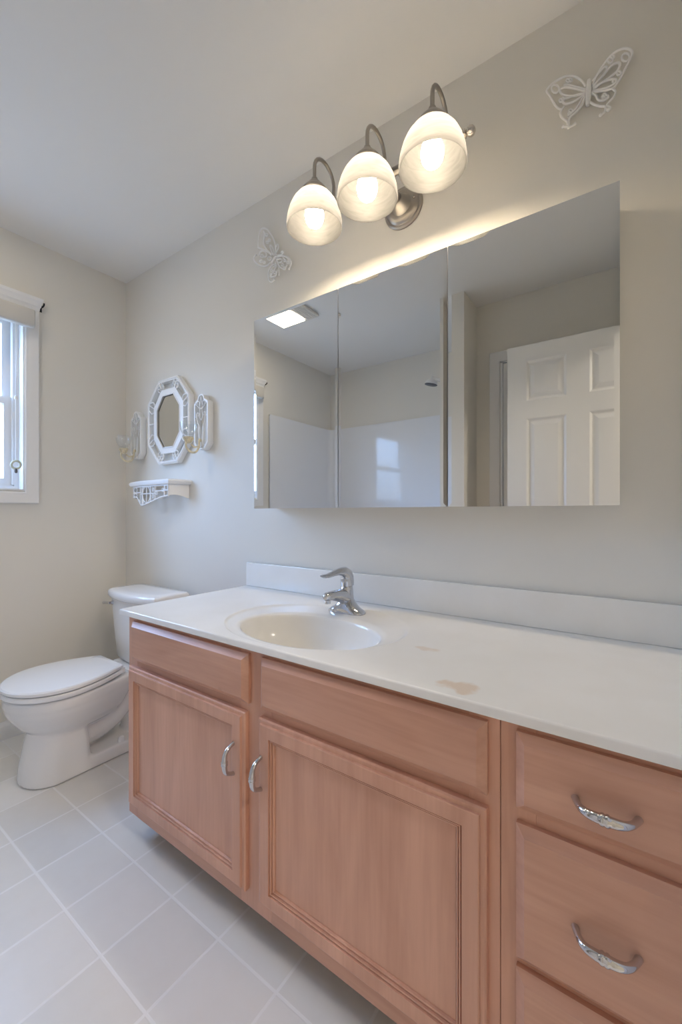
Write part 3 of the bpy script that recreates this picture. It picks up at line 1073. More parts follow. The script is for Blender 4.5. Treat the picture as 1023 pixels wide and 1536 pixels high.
b = BM(); lathe(b, [(0.003, 1.292), (0.006, 1.288), (0.006, 1.276), (0.003, 1.272)], (XL+0.034, 0.724, 0), 10)
obj('cord_end', b, M['grey'], t)
for yy, s, lab in ((WY1+0.060, 1, 'small black rod bracket at the window top corner nearer the vanity wall'), (WY0-0.060, -1, 'small black rod bracket at the window top corner nearer the bathtub')):
    b = BM()
    box(b, XL+0.001, XL+0.004, yy+s*0.001 if s > 0 else yy-0.013, yy+0.013 if s > 0 else yy-0.001, 2.098, 2.133)
    tube(b, [(XL+0.003, yy+s*0.007, 2.118), (XL+0.030, yy+s*0.007, 2.116), (XL+0.044, yy+s*0.008, 2.120), (XL+0.047, yy+s*0.008, 2.130)], 0.004, 8)
    tag(obj('curtain_bracket', b, M['black']), lab, 'bracket', 'curtain rod brackets')

# ---------------------------------------------------------------- toilet
TC = -1.985
def egg(yf, yb, ym, hw, hb, z, n=18, cx_=TC):
    """outline of a seat or bowl: rounded front at yf, squarer back at yb"""
    right = []
    for k in range(n+1):
        a = PI/2*k/n
        right.append((hw*math.sin(a), ym-(ym-yf)*math.cos(a)))
    for k in range(1, n+1):
        s = k/n
        right.append((hw-(hw-hb)*s**1.8, ym+(yb-ym)*s))
    pts = [(cx_+x, y, z) for x, y in right]+[(cx_-x, y, z) for x, y in reversed(right[1:])]
    return pts
t = thing('toilet', 'white two-piece toilet with closed lid between vanity and window wall', 'toilet', (TC, 0.9, 0))
b = BM()
rings(b, [egg(*s) for s in ((0.700, 0.900, 0.77, 0.060, 0.05, 0.165), (0.640, 0.935, 0.755, 0.105, 0.07, 0.188), (0.600, 0.965, 0.745, 0.140, 0.09, 0.225), (0.572, 0.985, 0.735, 0.160, 0.10, 0.265), (0.560, 0.995, 0.73, 0.171, 0.105, 0.290), (0.556, 1.0, 0.73, 0.175, 0.108, 0.312), (0.553, 1.0, 0.73, 0.179, 0.110, 0.318), (0.555, 1.0, 0.73, 0.178, 0.110, 0.346), (0.560, 0.995, 0.73, 0.172, 0.106, 0.352))])
bowl_parts = []
def column(z, yf, yb, hw):
    pts = []
    for k in range(17):
        a = PI*k/16
        pts.append((TC+hw*math.cos(a), yf+0.105-0.105*math.sin(a), z))
    pts += [(TC-hw, yb-0.02, z), (TC-hw+0.02, yb, z), (TC+hw-0.02, yb, z), (TC+hw, yb-0.02, z)]
    return pts
rings(b, [column(*s) for s in ((0.001, 0.598, 0.830, 0.124), (0.06, 0.604, 0.826, 0.117), (0.14, 0.618, 0.822, 0.106), (0.20, 0.632, 0.815, 0.099), (0.235, 0.645, 0.810, 0.094))])
rings(b, [column(*s) for s in ((0.001, 0.64, 1.13, 0.122), (0.03, 0.64, 1.13, 0.120), (0.052, 0.645, 1.125, 0.112))])
tube(b, smooth_path([(TC, 0.74, 0.150), (TC, 0.83, 0.130), (TC, 0.92, 0.150), (TC, 0.985, 0.200), (TC, 1.03, 0.260), (TC, 1.055, 0.31)], 6), 0.072, 20)
tube(b, smooth_path([(TC, 1.06, 0.30), (TC, 1.075, 0.18), (TC, 1.06, 0.04)], 6), 0.060, 20)
box(b, TC-0.115, TC+0.115, 0.93, 1.215, 0.295, 0.345, 0.02, 3)
box(b, TC-0.165, TC+0.165, 1.03, 1.215, 0.310, 0.345, 0.015, 3)
bowl = obj('bowl', b, M['ceramic'], t)
rm = bowl.modifiers.new('fuse', 'REMESH')
rm.mode = 'VOXEL'
rm.voxel_size = 0.0055
rm.use_smooth_shade = True
sm = bowl.modifiers.new('glaze', 'SMOOTH')
sm.factor = 0.5
sm.iterations = 9
for s, lab in ((1, None), (-1, None)):
    b = BM(); lathe(b, [(0.014, 0.0), (0.014, 0.012), (0.011, 0.020), (0.004, 0.024), (0.0005, 0.0245)], (TC+s*0.093, 0.955, 0.051), 18)
    obj('bolt_cap', b, M['seat'], t)
b = BM(); rings(b, [egg(0.549, 0.950, 0.73, 0.182, 0.105, 0.3585), egg(0.545, 0.955, 0.73, 0.185, 0.107, 0.363), egg(0.545, 0.955, 0.73, 0.185, 0.107, 0.374), egg(0.550, 0.950, 0.73, 0.181, 0.104, 0.378)])
obj('seat', b, M['seat'], t)
b = BM(); rings(b, [egg(0.548, 0.955, 0.73, 0.182, 0.100, 0.3825), egg(0.544, 0.958, 0.73, 0.185, 0.103, 0.386), egg(0.544, 0.958, 0.73, 0.185, 0.103, 0.395), egg(0.550, 0.953, 0.73, 0.180, 0.099, 0.400), egg(0.60, 0.92, 0.74, 0.13, 0.07, 0.4035), egg(0.70, 0.85, 0.76, 0.05, 0.03, 0.405)])
obj('lid', b, M['seat'], t)
for s in (1, -1):
    b = BM(); box(b, TC+s*0.072-0.018, TC+s*0.072+0.018, 0.945, 0.978, 0.345, 0.381, 0.007, 3)
    obj('hinge', b, M['seat'], t)
def tank_loop(hw, yf, yb, bow, z, r=0.035, inset=0.0):
    pts = []
    hw -= inset; yb -= inset; yf += inset
    n = 14
    for k in range(n+1):
        u = -1+2*k/n
        x = u*(hw-r*0.4)
        pts.append((TC+x, yf+bow*u*u, z))
    for k in range(1, 6):
        a = -PI/2+PI/2*k/5
        pts.append((TC+hw-r+r*math.cos(a), yf+bow+r+r*math.sin(a), z))
    for k in range(0, 6):
        a = PI/2*k/5
        pts.append((TC+hw-r+r*math.cos(a), yb-r+r*math.sin(a), z))
    for k in range(0, 6):
        a = PI/2+PI/2*k/5
        pts.append((TC-hw+r+r*math.cos(a), yb-r+r*math.sin(a), z))
    for k in range(0, 5):
        a = PI+PI/2*k/5
        pts.append((TC-hw+r+r*math.cos(a), yf+bow+r+r*math.sin(a), z))
    return pts
b = BM(); rings(b, [tank_loop(0.175, 1.055, 1.205, 0.020, 0.347), tank_loop(0.183, 1.045, 1.21, 0.022, 0.356), tank_loop(0.198, 1.035, 1.215, 0.026, 0.48), tank_loop(0.212, 1.025, 1.22, 0.030, 0.62), tank_loop(0.214, 1.024, 1.22, 0.030, 0.656)])
obj('tank', b, M['ceramic'], t, angle=50)
b = BM(); rings(b, [tank_loop(0.222, 1.010, 1.228, 0.036, 0.657), tank_loop(0.227, 1.004, 1.232, 0.038, 0.662), tank_loop(0.227, 1.004, 1.232, 0.038, 0.682), tank_loop(0.227, 1.004, 1.232, 0.038, 0.691, inset=0.004), tank_loop(0.227, 1.004, 1.232, 0.038, 0.696, inset=0.012), tank_loop(0.227, 1.004, 1.232, 0.038, 0.699, r=0.02, inset=0.05)])
obj('tank_lid', b, M['ceramic'], t, angle=60)
b = BM()
lathe(b, [(0.012, 0.004), (0.012, -0.006), (0.007, -0.010), (0.007, -0.016)], (TC-0.168, 1.047, 0.628), 16, 'y')
tube(b, [(TC-0.168, 1.030, 0.628), (TC-0.200, 1.027, 0.627), (TC-0.232, 1.030, 0.622), (TC-0.240, 1.031, 0.620)], [0.0065, 0.006, 0.0075, 0.005], 12)
obj('flush_lever', b, M['chrome'], t, label='chrome flush lever')

# ---------------------------------------------------------------- butterflies (white openwork resin reliefs)
BFLY_R = {'strokes':[[(8.2,25.6),(16.3,32.1),(29.1,46.8),(44.8,59.4),(60.3,64.4),(78.6,59.3),(90.6,46.9),(93.5,34.1),(86.1,20.7),(78.6,8.9),(72.5,-2.0),(66.5,-11.2),(57.3,-20.5),(52.6,-21.4),(38.6,-15.8),(8.2,0.9)],[(9.1,16.7),(19.5,33.9),(33.8,43.1),(41.1,39.4),(35.4,27.9),(9.1,13.6)],[(9.8,11.7),(32.2,26.1),(51.1,36.9),(64.9,34.9),(67.1,23.3),(54.2,12.8),(9.8,8.7)],[(9.8,4.9),(29.1,9.3),(48.0,5.4),(60.9,-4.2),(56.6,-11.6),(38.6,-10.2),(9.8,2.6)],[(8.2,-2.9),(16.9,-15.5),(22.7,-31.3),(35.4,-40.8),(44.8,-38.1)],[(52.6,-21.4),(59.1,-34.5),(54.2,-46.4),(44.8,-52.9),(41.1,-59.4),(48.0,-69.5),(44.8,-75.2),(38.6,-67.3),(37.0,-58.9),(25.9,-50.8),(13.0,-37.9),(3.9,-24.3)],[(37.9,-65.0),(36.0,-74.1),(27.5,-76.8)],[(-5.9,21.8),(-16.5,42.3),(-33.4,61.3),(-54.0,70.7),(-75.1,69.5),(-91.1,63.2),(-97.3,54.8),(-89.3,38.2),(-82.2,20.1),(-73.3,1.2),(-62.7,-9.5),(-55.7,-4.7)],[(-5.9,6.5),(-33.4,11.7),(-55.7,24.7),(-65.2,38.0),(-61.0,45.4),(-43.6,38.3),(-5.9,10.3)],[(-4.9,14.3),(-26.6,31.0),(-47.1,47.0),(-56.8,49.6)],[(-9.2,5.4),(-30.0,-1.9),(-50.5,-0.6),(-58.2,7.6),(-52.3,14.8),(-9.2,8.1)],[(-8.2,-2.8),(-14.9,-22.0),(-30.0,-36.7),(-43.6,-44.7),(-44.7,-68.3)],[(-44.7,-68.3),(-56.8,-61.8)],[(-44.7,-68.3),(-36.8,-69.8),(-30.7,-67.3)],[(-55.7,-4.7),(-64.5,-17.5),(-61.0,-33.3),(-48.8,-51.6),(-47.1,-64.3)],[(-10.9,1.8),(-26.6,-23.1),(-39.5,-31.4),(-47.8,-38.5)]],'loops':[[(88.2,32.1),(86.6,27.3),(82.6,26.2),(77.6,29.4),(73.5,35.5),(71.9,42.3),(73.5,47.1),(77.6,48.1),(82.6,44.9),(86.6,38.8)],[(70.7,5.7),(69.9,3.1),(67.8,2.6),(65.1,4.2),(63.0,7.3),(62.2,10.9),(63.0,13.4),(65.1,14.0),(67.8,12.3),(69.9,9.2)],[(53.5,48.3),(52.5,45.1),(49.7,44.4),(46.2,46.6),(43.4,50.7),(42.3,55.4),(43.4,58.6),(46.2,59.3),(49.7,57.1),(52.5,52.9)],[(56.3,54.0),(55.6,51.8),(53.8,51.4),(51.5,52.8),(49.6,55.6),(48.9,58.7),(49.6,60.8),(51.5,61.3),(53.8,59.8),(55.6,57.0)],[(61.6,-8.3),(60.7,-10.8),(58.6,-11.4),(55.9,-9.8),(53.8,-6.7),(52.9,-3.1),(53.8,-0.6),(55.9,0.0),(58.6,-1.6),(60.7,-4.8)],[(36.7,-32.6),(36.0,-34.6),(34.3,-35.1),(32.1,-33.9),(30.4,-31.4),(29.7,-28.6),(30.4,-26.5),(32.1,-26.1),(34.3,-27.3),(36.0,-29.8)],[(43.6,-36.6),(42.9,-38.6),(41.2,-39.1),(39.1,-37.9),(37.3,-35.4),(36.7,-32.6),(37.3,-30.6),(39.1,-30.1),(41.2,-31.3),(42.9,-33.8)],[(39.5,-28.6),(38.9,-30.5),(37.3,-30.9),(35.4,-29.8),(33.8,-27.5),(33.2,-25.0),(33.8,-23.1),(35.4,-22.7),(37.3,-23.8),(38.9,-26.1)],[(-67.6,45.4),(-69.4,40.4),(-74.0,39.3),(-79.7,42.6),(-84.3,49.1),(-86.1,56.2),(-84.3,61.2),(-79.7,62.3),(-74.0,58.9),(-69.4,52.4)],[(-43.3,54.5),(-44.0,52.4),(-45.9,52.0),(-48.2,53.4),(-50.1,56.1),(-50.9,59.0),(-50.1,61.1),(-48.2,61.5),(-45.9,60.1),(-44.0,57.4)],[(-36.5,53.1),(-37.2,51.0),(-39.0,50.6),(-41.4,52.0),(-43.3,54.7),(-44.0,57.6),(-43.3,59.7),(-41.4,60.1),(-39.0,58.7),(-37.2,56.0)],[(-59.9,12.2),(-60.6,10.0),(-62.6,9.6),(-65.0,10.9),(-66.9,13.6),(-67.6,16.6),(-66.9,18.7),(-65.0,19.2),(-62.6,17.8),(-60.6,15.1)],[(-54.7,13.1),(-55.4,11.2),(-57.1,10.7),(-59.2,12.0),(-61.0,14.4),(-61.7,17.1),(-61.0,19.0),(-59.2,19.4),(-57.1,18.2),(-55.4,15.8)],[(-35.8,-27.7),(-36.6,-30.1),(-38.8,-30.7),(-41.6,-29.2),(-43.8,-26.1),(-44.7,-22.7),(-43.8,-20.2),(-41.6,-19.6),(-38.8,-21.1),(-36.6,-24.2)],[(-39.5,-33.3),(-40.2,-35.3),(-41.9,-35.7),(-44.0,-34.6),(-45.7,-32.2),(-46.4,-29.5),(-45.7,-27.6),(-44.0,-27.1),(-41.9,-28.3),(-40.2,-30.7)]],'dots':[(27.5,-76.8),(-57.5,-61.5),(-45.4,-69.1),(-30.7,-67.3),(44.8,-73.7)],'body':[(1.3,33.5),(-1.6,-31.4)]}
BFLY_L = {'strokes':[[(-84.2,77.2),(-79.8,102.4),(-72.5,126.4),(-60.9,142.4),(-43.7,141.7),(-23.8,127.8),(-7.0,103.1),(4.2,78.8),(10.2,56.5),(12.4,15.6)],[(-13.9,28.1),(-38.0,54.1),(-51.7,79.5),(-50.8,91.4),(-45.1,109.7),(-43.7,119.3),(-46.5,130.6)],[(-1.4,17.6),(-13.9,43.3),(-18.2,63.0),(-9.7,59.9),(0.0,40.2),(3.6,17.8)],[(13.8,27.1),(27.5,38.1),(26.7,51.3),(18.5,52.4),(13.0,43.4)],[(20.7,10.7),(31.6,8.7),(45.1,4.3),(56.4,7.7),(51.0,16.0),(42.4,13.8)],[(-12.5,23.6),(-26.6,37.8),(-43.7,52.1),(-84.2,77.2)],[(-98.9,49.4),(-108.4,44.5),(-109.3,32.3),(-93.0,11.0),(-60.9,-8.3),(-38.0,-11.0),(-22.4,-4.3)],[(-81.3,42.0),(-72.5,56.4),(-58.0,55.3),(-43.1,43.7),(-43.7,29.7),(-60.9,30.7)],[(-4.2,-16.6),(-21.0,-27.0),(-28.0,-42.8),(-26.6,-67.6),(-15.3,-89.9),(-1.4,-94.4),(9.1,-89.3)],[(8.3,-15.9),(15.2,-31.3),(6.9,-42.5),(-4.2,-56.9),(-15.3,-69.3)],[(23.4,-52.1),(20.7,-65.1),(12.4,-75.4),(-12.5,-71.2)],[(23.4,-23.2),(31.6,-50.9),(35.9,-81.1)],[(15.2,6.2),(42.4,-0.7),(69.2,-12.6),(87.6,-29.9),(96.0,-46.5),(92.8,-59.0)],[(79.7,-17.9),(98.6,-36.7),(106.9,-55.1),(103.8,-68.6),(95.4,-76.4)],[(15.2,-3.4),(31.6,-6.8),(48.4,-17.4),(45.7,-26.4),(26.1,-21.6),(15.2,-8.4)],[(23.4,-19.2),(39.7,-45.7),(55.9,-59.1),(69.2,-67.6),(77.1,-60.5),(80.3,-49.8),(74.5,-32.1),(55.9,-11.8)]],'loops':[[(-24.9,108.0),(-26.3,105.5),(-30.0,105.0),(-34.6,106.7),(-38.2,110.1),(-39.7,113.7),(-38.2,116.3),(-34.6,116.8),(-30.0,115.0),(-26.3,111.7)],[(-14.8,83.9),(-15.9,82.0),(-18.7,81.6),(-22.1,82.9),(-25.0,85.4),(-26.0,88.2),(-25.0,90.2),(-22.1,90.6),(-18.7,89.3),(-15.9,86.7)],[(-26.6,79.3),(-27.8,77.1),(-30.9,76.7),(-34.8,78.1),(-37.9,80.9),(-39.1,84.0),(-37.9,86.2),(-34.8,86.6),(-30.9,85.2),(-27.8,82.4)],[(-57.7,33.6),(-59.2,31.0),(-62.9,30.4),(-67.6,32.1),(-71.3,35.4),(-72.8,39.0),(-71.3,41.7),(-67.6,42.2),(-62.9,40.6),(-59.2,37.3)],[(-64.9,14.7),(-66.3,12.2),(-69.8,11.7),(-74.1,13.2),(-77.6,16.2),(-78.9,19.6),(-77.6,22.0),(-74.1,22.6),(-69.8,21.1),(-66.3,18.0)],[(-49.4,5.2),(-50.5,3.1),(-53.4,2.6),(-56.9,3.9),(-59.8,6.4),(-60.9,9.2),(-59.8,11.2),(-56.9,11.7),(-53.4,10.4),(-50.5,7.9)],[(-14.5,10.2),(-16.5,6.4),(-21.9,5.5),(-28.5,7.8),(-33.9,12.5),(-36.0,17.8),(-33.9,21.6),(-28.5,22.4),(-21.9,20.1),(-16.5,15.4)],[(-5.0,-43.5),(-6.2,-45.7),(-9.2,-46.3),(-13.0,-45.0),(-16.1,-42.4),(-17.3,-39.4),(-16.1,-37.1),(-13.0,-36.6),(-9.2,-37.9),(-6.2,-40.5)],[(17.9,-60.6),(16.5,-63.4),(12.6,-64.2),(7.9,-62.6),(4.0,-59.3),(2.5,-55.5),(4.0,-52.7),(7.9,-51.9),(12.6,-53.5),(16.5,-56.9)],[(-5.6,-62.4),(-6.6,-64.5),(-9.4,-65.0),(-12.9,-63.9),(-15.7,-61.5),(-16.8,-58.7),(-15.7,-56.7),(-12.9,-56.2),(-9.4,-57.3),(-6.6,-59.7)],[(8.0,-26.9),(6.8,-29.3),(3.4,-29.9),(-0.7,-28.5),(-4.0,-25.6),(-5.3,-22.3),(-4.0,-19.9),(-0.7,-19.3),(3.4,-20.7),(6.8,-23.6)],[(72.4,-31.4),(71.2,-33.5),(68.3,-34.1),(64.7,-32.8),(61.8,-30.2),(60.7,-27.3),(61.8,-25.1),(64.7,-24.6),(68.3,-25.9),(71.2,-28.5)],[(59.6,-43.7),(58.4,-46.0),(55.2,-46.6),(51.2,-45.3),(48.0,-42.4),(46.7,-39.2),(48.0,-36.9),(51.2,-36.2),(55.2,-37.6),(58.4,-40.5)],[(90.8,-46.0),(89.8,-48.0),(87.1,-48.5),(83.9,-47.3),(81.3,-45.0),(80.3,-42.4),(81.3,-40.4),(83.9,-39.9),(87.1,-41.0),(89.8,-43.4)],[(71.8,-60.6),(70.9,-62.4),(68.5,-62.9),(65.6,-61.8),(63.2,-59.8),(62.3,-57.4),(63.2,-55.6),(65.6,-55.1),(68.5,-56.1),(70.9,-58.2)]],'dots':[(-98.9,49.4),(9.1,-89.3),(95.4,-76.4)],'body':[(13.0,10.4),(-13.1,-10.5)]}

def butterfly(data, centre, name_label):
    cx_, cz_ = centre
    t = thing('butterfly_ornament', name_label, 'wall ornament', (cx_, D, cz_), 'butterfly wall ornaments')
    def w(p, y):
        return (cx_+p[0]/1000, y, cz_+p[1]/1000)
    b = BM()
    for s in data['strokes']:
        # wings lift away from the wall towards their tips
        pts = []
        for p in s:
            d = math.hypot(p[0], p[1])/1000
            pts.append(w(p, D-0.008-0.12*d))
        tube(b, smooth_path(pts, 5), data['r'], 8)
    for l in data['loops']:
        pts = [w(p, D-0.008-0.12*math.hypot(p[0], p[1])/1000) for p in l]
        tube(b, pts, data['r']*0.85, 7, closed=False)
        tube(b, [pts[-1], pts[0]], data['r']*0.85, 7)
    for p in data['dots']:
        q = w(p, D-0.008-0.12*math.hypot(p[0], p[1])/1000)
        bmesh.ops.create_icosphere(b, subdivisions=2, radius=data['r']*1.5, matrix=Matrix.Translation(q))
    obj('wings', b, M['resin'], t, angle=70)
    b = BM()
    p0, p1 = (Vector(w(p, D-0.0125)) for p in data['body'])
    n = 12
    tube(b, [p0.lerp(p1, k/n) for k in range(n+1)], [data['br']*(0.35+0.65*math.sin(PI*(0.08+0.84*k/n))**0.7) for k in range(n+1)], 12)
    tube(b, [p0.lerp(p1, 0.5), p0.lerp(p1, 0.5)+Vector((0, 0.0123, 0))], data['br']*0.6, 8)
    obj('body', b, M['resin'], t, angle=70)
BFLY_R['r'], BFLY_R['br'] = 0.0029, 0.0072
BFLY_L['r'], BFLY_L['br'] = 0.0032, 0.0062
butterfly(BFLY_R, (-0.0985, 2.177), 'white openwork butterfly on the wall right of the three-light fixture')
butterfly(BFLY_L, (-1.236, 2.1435), 'white openwork butterfly with curled feelers left of the three-light fixture')

# ---------------------------------------------------------------- octagonal mirror with openwork frame
OX, OZ = -1.985, 1.560
def octagon(hw, hh, cw, ch):
    return [(OX-cw, OZ+hh), (OX+cw, OZ+hh), (OX+hw, OZ+ch), (OX+hw, OZ-ch), (OX+cw, OZ-hh), (OX-cw, OZ-hh), (OX-hw, OZ-ch), (OX-hw, OZ+ch)]
t = thing('octagonal_mirror', 'small octagonal mirror in a white openwork frame between two wall sconces', 'wall mirror', (OX, D, OZ-0.22))
o_out = octagon(0.188, 0.222, 0.085, 0.112)
o_out2 = octagon(0.173, 0.207, 0.079, 0.104)
o_mid = octagon(0.133, 0.168, 0.061, 0.083)
o_in = octagon(0.103, 0.137, 0.048, 0.068)
b = BM()
ring_xz(b, o_out, o_out2, D-0.029, D-0.002)
ring_xz(b, o_mid, o_in, D-0.027, D-0.002)
yf = D-0.026
for i in range(8):
    p0 = Vector((o_mid[i][0], 0, o_mid[i][1])); p1 = Vector((o_out2[i][0], 0, o_out2[i][1]))
    q0 = Vector((o_mid[(i+1) % 8][0], 0, o_mid[(i+1) % 8][1])); q1 = Vector((o_out2[(i+1) % 8][0], 0, o_out2[(i+1) % 8][1]))
    # corner stalks with a pair of scrolls each side
    for s in (0.14, 0.86):
        a, c = p0.lerp(q0, s), p1.lerp(q1, s)
        a.y = c.y = yf
        mid = a.lerp(c, 0.5)
        inward = (q0-p0).normalized()*(0.010 if s < 0.5 else -0.010)
        tube(b, smooth_path([a-inward*0.2, mid+inward*1.0, c-inward*0.2], 6), 0.0034, 8)
    a, c = p0.copy(), p1.copy(); a.y = c.y = yf
    tube(b, [a, c], 0.0034, 8)
    mid = a.lerp(c, 0.5)
    if i in (0, 1, 4, 5):
        for r in (0.0085,):
            for sg in (1, -1):
                cen = mid+Vector((sg*0.012, 0, 0))
                tube(b, [cen+Vector((r*math.cos(2*PI*k/14), 0, r*math.sin(2*PI*k/14))) for k in range(14)], 0.0026, 7, closed=True)
    if i in (2, 6):   # long upright sides: extra stalk in the middle
        a, c = p0.lerp(q0, 0.5), p1.lerp(q1, 0.5); a.y = c.y = yf
        tube(b, [a, c], 0.0036, 8)
for p, q in zip(o_in, o_in[1:]+o_in[:1]):     # beaded inner lip
    tube(b, [(p[0], D-0.027, p[1]), (q[0], D-0.027, q[1])], 0.0035, 8)
for p, q in zip(o_out, o_out[1:]+o_out[:1]):
    tube(b, [(p[0]*0.97+OX*0.03, D-0.029, p[1]*0.97+OZ*0.03), (q[0]*0.97+OX*0.03, D-0.029, q[1]*0.97+OZ*0.03)], 0.0035, 8)
obj('frame', b, M['resin'], t, angle=40)
b = BM(); extrude_xz(b, [((x-OX)*1.02+OX, (z-OZ)*1.02+OZ) for x, z in o_in], D-0.021, D-0.003)
obj('mirror_glass', b, M['old_mirror'], t, smooth=False)

# ---------------------------------------------------------------- sconces and their glass cups
SCX = -1.700
def sconce_outline(inset=0.0):
    hw = 0.052-inset
    zb, zt = 1.385+inset, 1.652-inset
    arch = []
    for k in range(9):
        a = PI*k/8
        arch.append((SCX+(0.024-inset*0.5)*math.cos(a), zt-0.024+0.024*math.sin(a)))
    right = [(SCX+0.024-inset, zb), (SCX+hw, zb+0.030), (SCX+hw, zt-0.042), (SCX+hw-0.010, zt-0.034)]
    left = [(2*SCX-x, z) for x, z in reversed(right)]
    return right+arch+left
t = thing('wall_sconce', 'white openwork candle sconce right of the octagonal mirror', 'wall sconce', (SCX, D, 1.385), 'candle sconces')
b = BM()
ring_xz(b, sconce_outline(), sconce_outline(0.0065), D-0.034, D-0.001)
yy = D-0.032
def curl(pts, r=0.0021):
    tube(b, smooth_path([(SCX+x, yy, z) for x, z in pts], 6), r, 8)
for s in (1, -1):
    curl([(0, 1.39), (s*0.006, 1.44), (s*0.010, 1.49), (s*0.024, 1.515), (s*0.034, 1.545), (s*0.031, 1.562), (s*0.020, 1.563), (s*0.017, 1.552), (s*0.023, 1.548)])
    curl([(0, 1.525), (s*0.010, 1.545), (s*0.008, 1.575), (s*0.020, 1.590), (s*0.030, 1.600), (s*0.026, 1.618), (s*0.013, 1.615), (s*0.010, 1.603), (s*0.017, 1.600)])
    curl([(0, 1.580), (s*0.010, 1.592), (s*0.004, 1.625), (0, 1.640)])
    curl([(s*0.044, 1.415), (s*0.025, 1.405), (s*0.012, 1.425), (0, 1.43)])
    curl([(s*0.030, 1.600), (s*0.040, 1.606), (s*0.047, 1.606)])
    curl([(s*0.033, 1.545), (s*0.047, 1.548)])
    curl([(s*0.008, 1.400), (s*0.0185, 1.47), (s*0.016, 1.50)], 0.0036)
obj('back_panel', b, M['resin'], t, angle=60)
YC = 1.168
b = BM()
tube(b, smooth_path([(SCX, D-0.031, 1.425), (SCX, D-0.041, 1.432), (SCX, D-0.044, 1.420), (SCX, D-0.046, 1.395), (SCX, D-0.062, 1.370), (SCX, D-0.088, 1.366), (SCX, D-0.110, 1.382), (SCX, D-0.116, 1.402), (SCX, D-0.104, 1.415), (SCX, YC, 1.420)], 6), 0.0052, 10)
tube(b, smooth_path([(SCX, D-0.046, 1.400), (SCX, D-0.070, 1.392), (SCX, D-0.088, 1.404)], 6), 0.004, 8)
obj('arm', b, M['cream'], t, angle=60, label='cream scrolled arm')
b = BM(); lathe(b, [(0.006, 1.405), (0.011, 1.408), (0.013, 1.414), (0.016, 1.424), (0.021, 1.430), (0.023, 1.433), (0.021, 1.435), (0.003, 1.435)], (SCX, YC, 0), 24)
for k in range(8):
    a = 2*PI*k/8
    tube(b, [(SCX+0.012*math.cos(a), YC+0.012*math.sin(a), 1.410), (SCX+0.018*math.cos(a), YC+0.018*math.sin(a), 1.422), (SCX+0.0235*math.cos(a), YC+0.0235*math.sin(a), 1.432)], 0.003, 6)
obj('candle_holder', b, M['cream'], t, angle=60, label='cream petalled candle holder')
dup(t, (-0.590, 0, 0), 'white openwork candle sconce left of the octagonal mirror')

b = BM()
prof = [(0.003, 1.4362), (0.019, 1.4362), (0.023, 1.444), (0.031, 1.456), (0.0365, 1.470), (0.0385, 1.484), (0.0385, 1.498), (0.0392, 1.5015), (0.0380, 1.503), (0.0365, 1.498), (0.0362, 1.484), (0.034, 1.470), (0.028, 1.457), (0.018, 1.446), (0.003, 1.444)]
lathe(b, prof, (SCX, YC, 0), 36)
cup = tag(obj('candle_cup', b, M['cup'], angle=50), 'clear glass candle cup on the sconce right of the octagonal mirror', 'candle cup', 'glass candle cups')
c2 = cup.copy(); COL.objects.link(c2)
c2.location = (-0.590, 0, 0)
c2['label'] = 'clear glass candle cup on the sconce left of the octagonal mirror'

# ---------------------------------------------------------------- wall shelf
t = thing('wall_shelf', 'small white openwork wall shelf below the octagonal mirror', 'wall shelf', (-2.05, D, 1.13))
plate = [(-1.815, D-0.001), (-1.850, 1.160), (-2.120, 1.160), (-2.275, 1.190), (-2.300, D-0.001)]
def off(pl, k):
    mx = -2.055
    return [((x-mx)*k+mx, D-0.001-(D-0.001-y)*k) for x, y in pl]
b = BM()
rings(b, [[(x, y, z) for x, y in off(plate, k)] for k, z in ((0.93, 1.222), (0.97, 1.226), (1.0, 1.236), (1.0, 1.241), (0.95, 1.248))])
obj('shelf_board', b, M['resin'], t, angle=25)
b = BM()
ck0, ck1 = (-1.838, D-0.002), (-1.868, 1.176)
top, N = 1.2215, 10
for side in (0,):
    lo = []
    for th in (0.0, -0.006):
        l = [(ck0[0]+th, ck0[1], top), (ck1[0]+th, ck1[1], top)]
        for k in range(N+1):
            s = k/N
            x = ck1[0]+(ck0[0]-ck1[0])*s; y = ck1[1]+(ck0[1]-ck1[1])*s
            l.append((x+th, y, 1.168-0.018*s+0.010*math.sin(PI*s)))
        lo.append(l)
    rings(b, lo)
obj('cheek', b, M['resin'], t, angle=30)
b = BM()
lk0, lk1 = (-2.275, D-0.002), (-2.240, 1.196)
lo = []
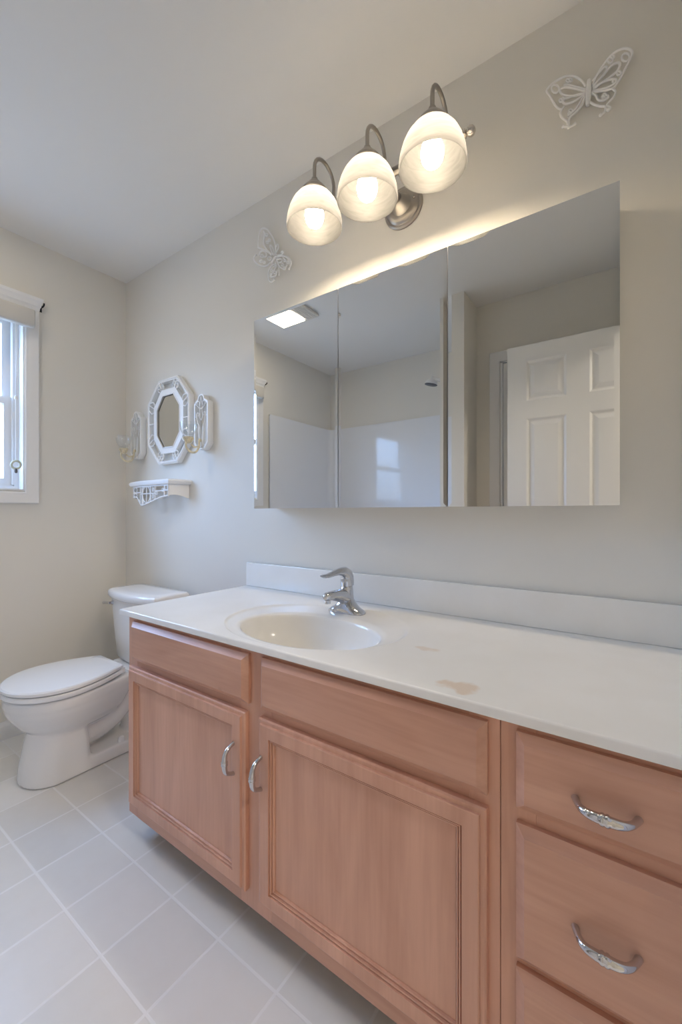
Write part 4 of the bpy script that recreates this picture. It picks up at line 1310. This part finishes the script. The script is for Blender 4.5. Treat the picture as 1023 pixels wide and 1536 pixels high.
for th in (0.0, 0.006):
    lo.append([(lk0[0]+th, lk0[1], top), (lk1[0]+th, lk1[1], top), (lk1[0]+th, lk1[1], 1.160), (lk0[0]+th, lk0[1], 1.150)])
rings(b, lo)
obj('cheek', b, M['resin'], t, angle=30)
b = BM()
def fp(u, z):
    """point on the front apron: u 0..1 along the left chamfer, 1..3 along the front"""
    if u <= 1:
        x = -2.238+(-2.118+2.238)*u; y = 1.197+(1.174-1.197)*u
    else:
        x = -2.118+(-1.870+2.118)*(u-1)/2; y = 1.174
    return (x, y, z)
def apron_bottom(u):
    if u < 0.45:
        return 1.165
    if u < 1.0:
        return 1.165-0.045*((u-0.45)/0.55)
    s = (u-1)/2
    return 1.120+0.046*(3*s*s-2*s**3)**0.8 if s > 0 else 1.120
R = 0.0042
us = [0.02]+[k*0.1 for k in range(1, 30)]+[2.98]
tube(b, [fp(u, apron_bottom(u)) for u in us], R, 8)
tube(b, [fp(u, top-0.003) for u in us], R*0.8, 8)
for u in (0.02, 0.9, 1.08, 1.72, 2.05, 2.72, 2.98):
    tube(b, [fp(u, apron_bottom(u)), fp(u, top)], R*0.85, 8)
for u0, u1, z in ((0.02, 1.0, 1.188), (1.0, 2.05, 1.180), (2.05, 2.98, 1.192)):
    tube(b, [fp(u0, z), fp(u1, z)], R*0.75, 8)
def oval(uc, zc, ru, rz):
    tube(b, [fp(uc+ru*math.cos(2*PI*k/20), zc+rz*math.sin(2*PI*k/20)) for k in range(20)], R*0.7, 7, closed=True)
oval(1.40, 1.176, 0.30, 0.042)
tube(b, [fp(1.40, 1.134), fp(1.40, 1.219)], R*0.7, 8)
oval(0.28, 1.203, 0.20, 0.014)
oval(0.28, 1.176, 0.20, 0.010)
oval(2.85, 1.205, 0.08, 0.012)
for u, z in ((1.13, 1.208), (1.67, 1.208), (1.13, 1.138), (1.9, 1.20), (1.9, 1.165), (2.15, 1.182), (2.6, 1.195)):
    oval(u, z, 0.055, 0.009)
obj('apron', b, M['resin'], t, angle=60)
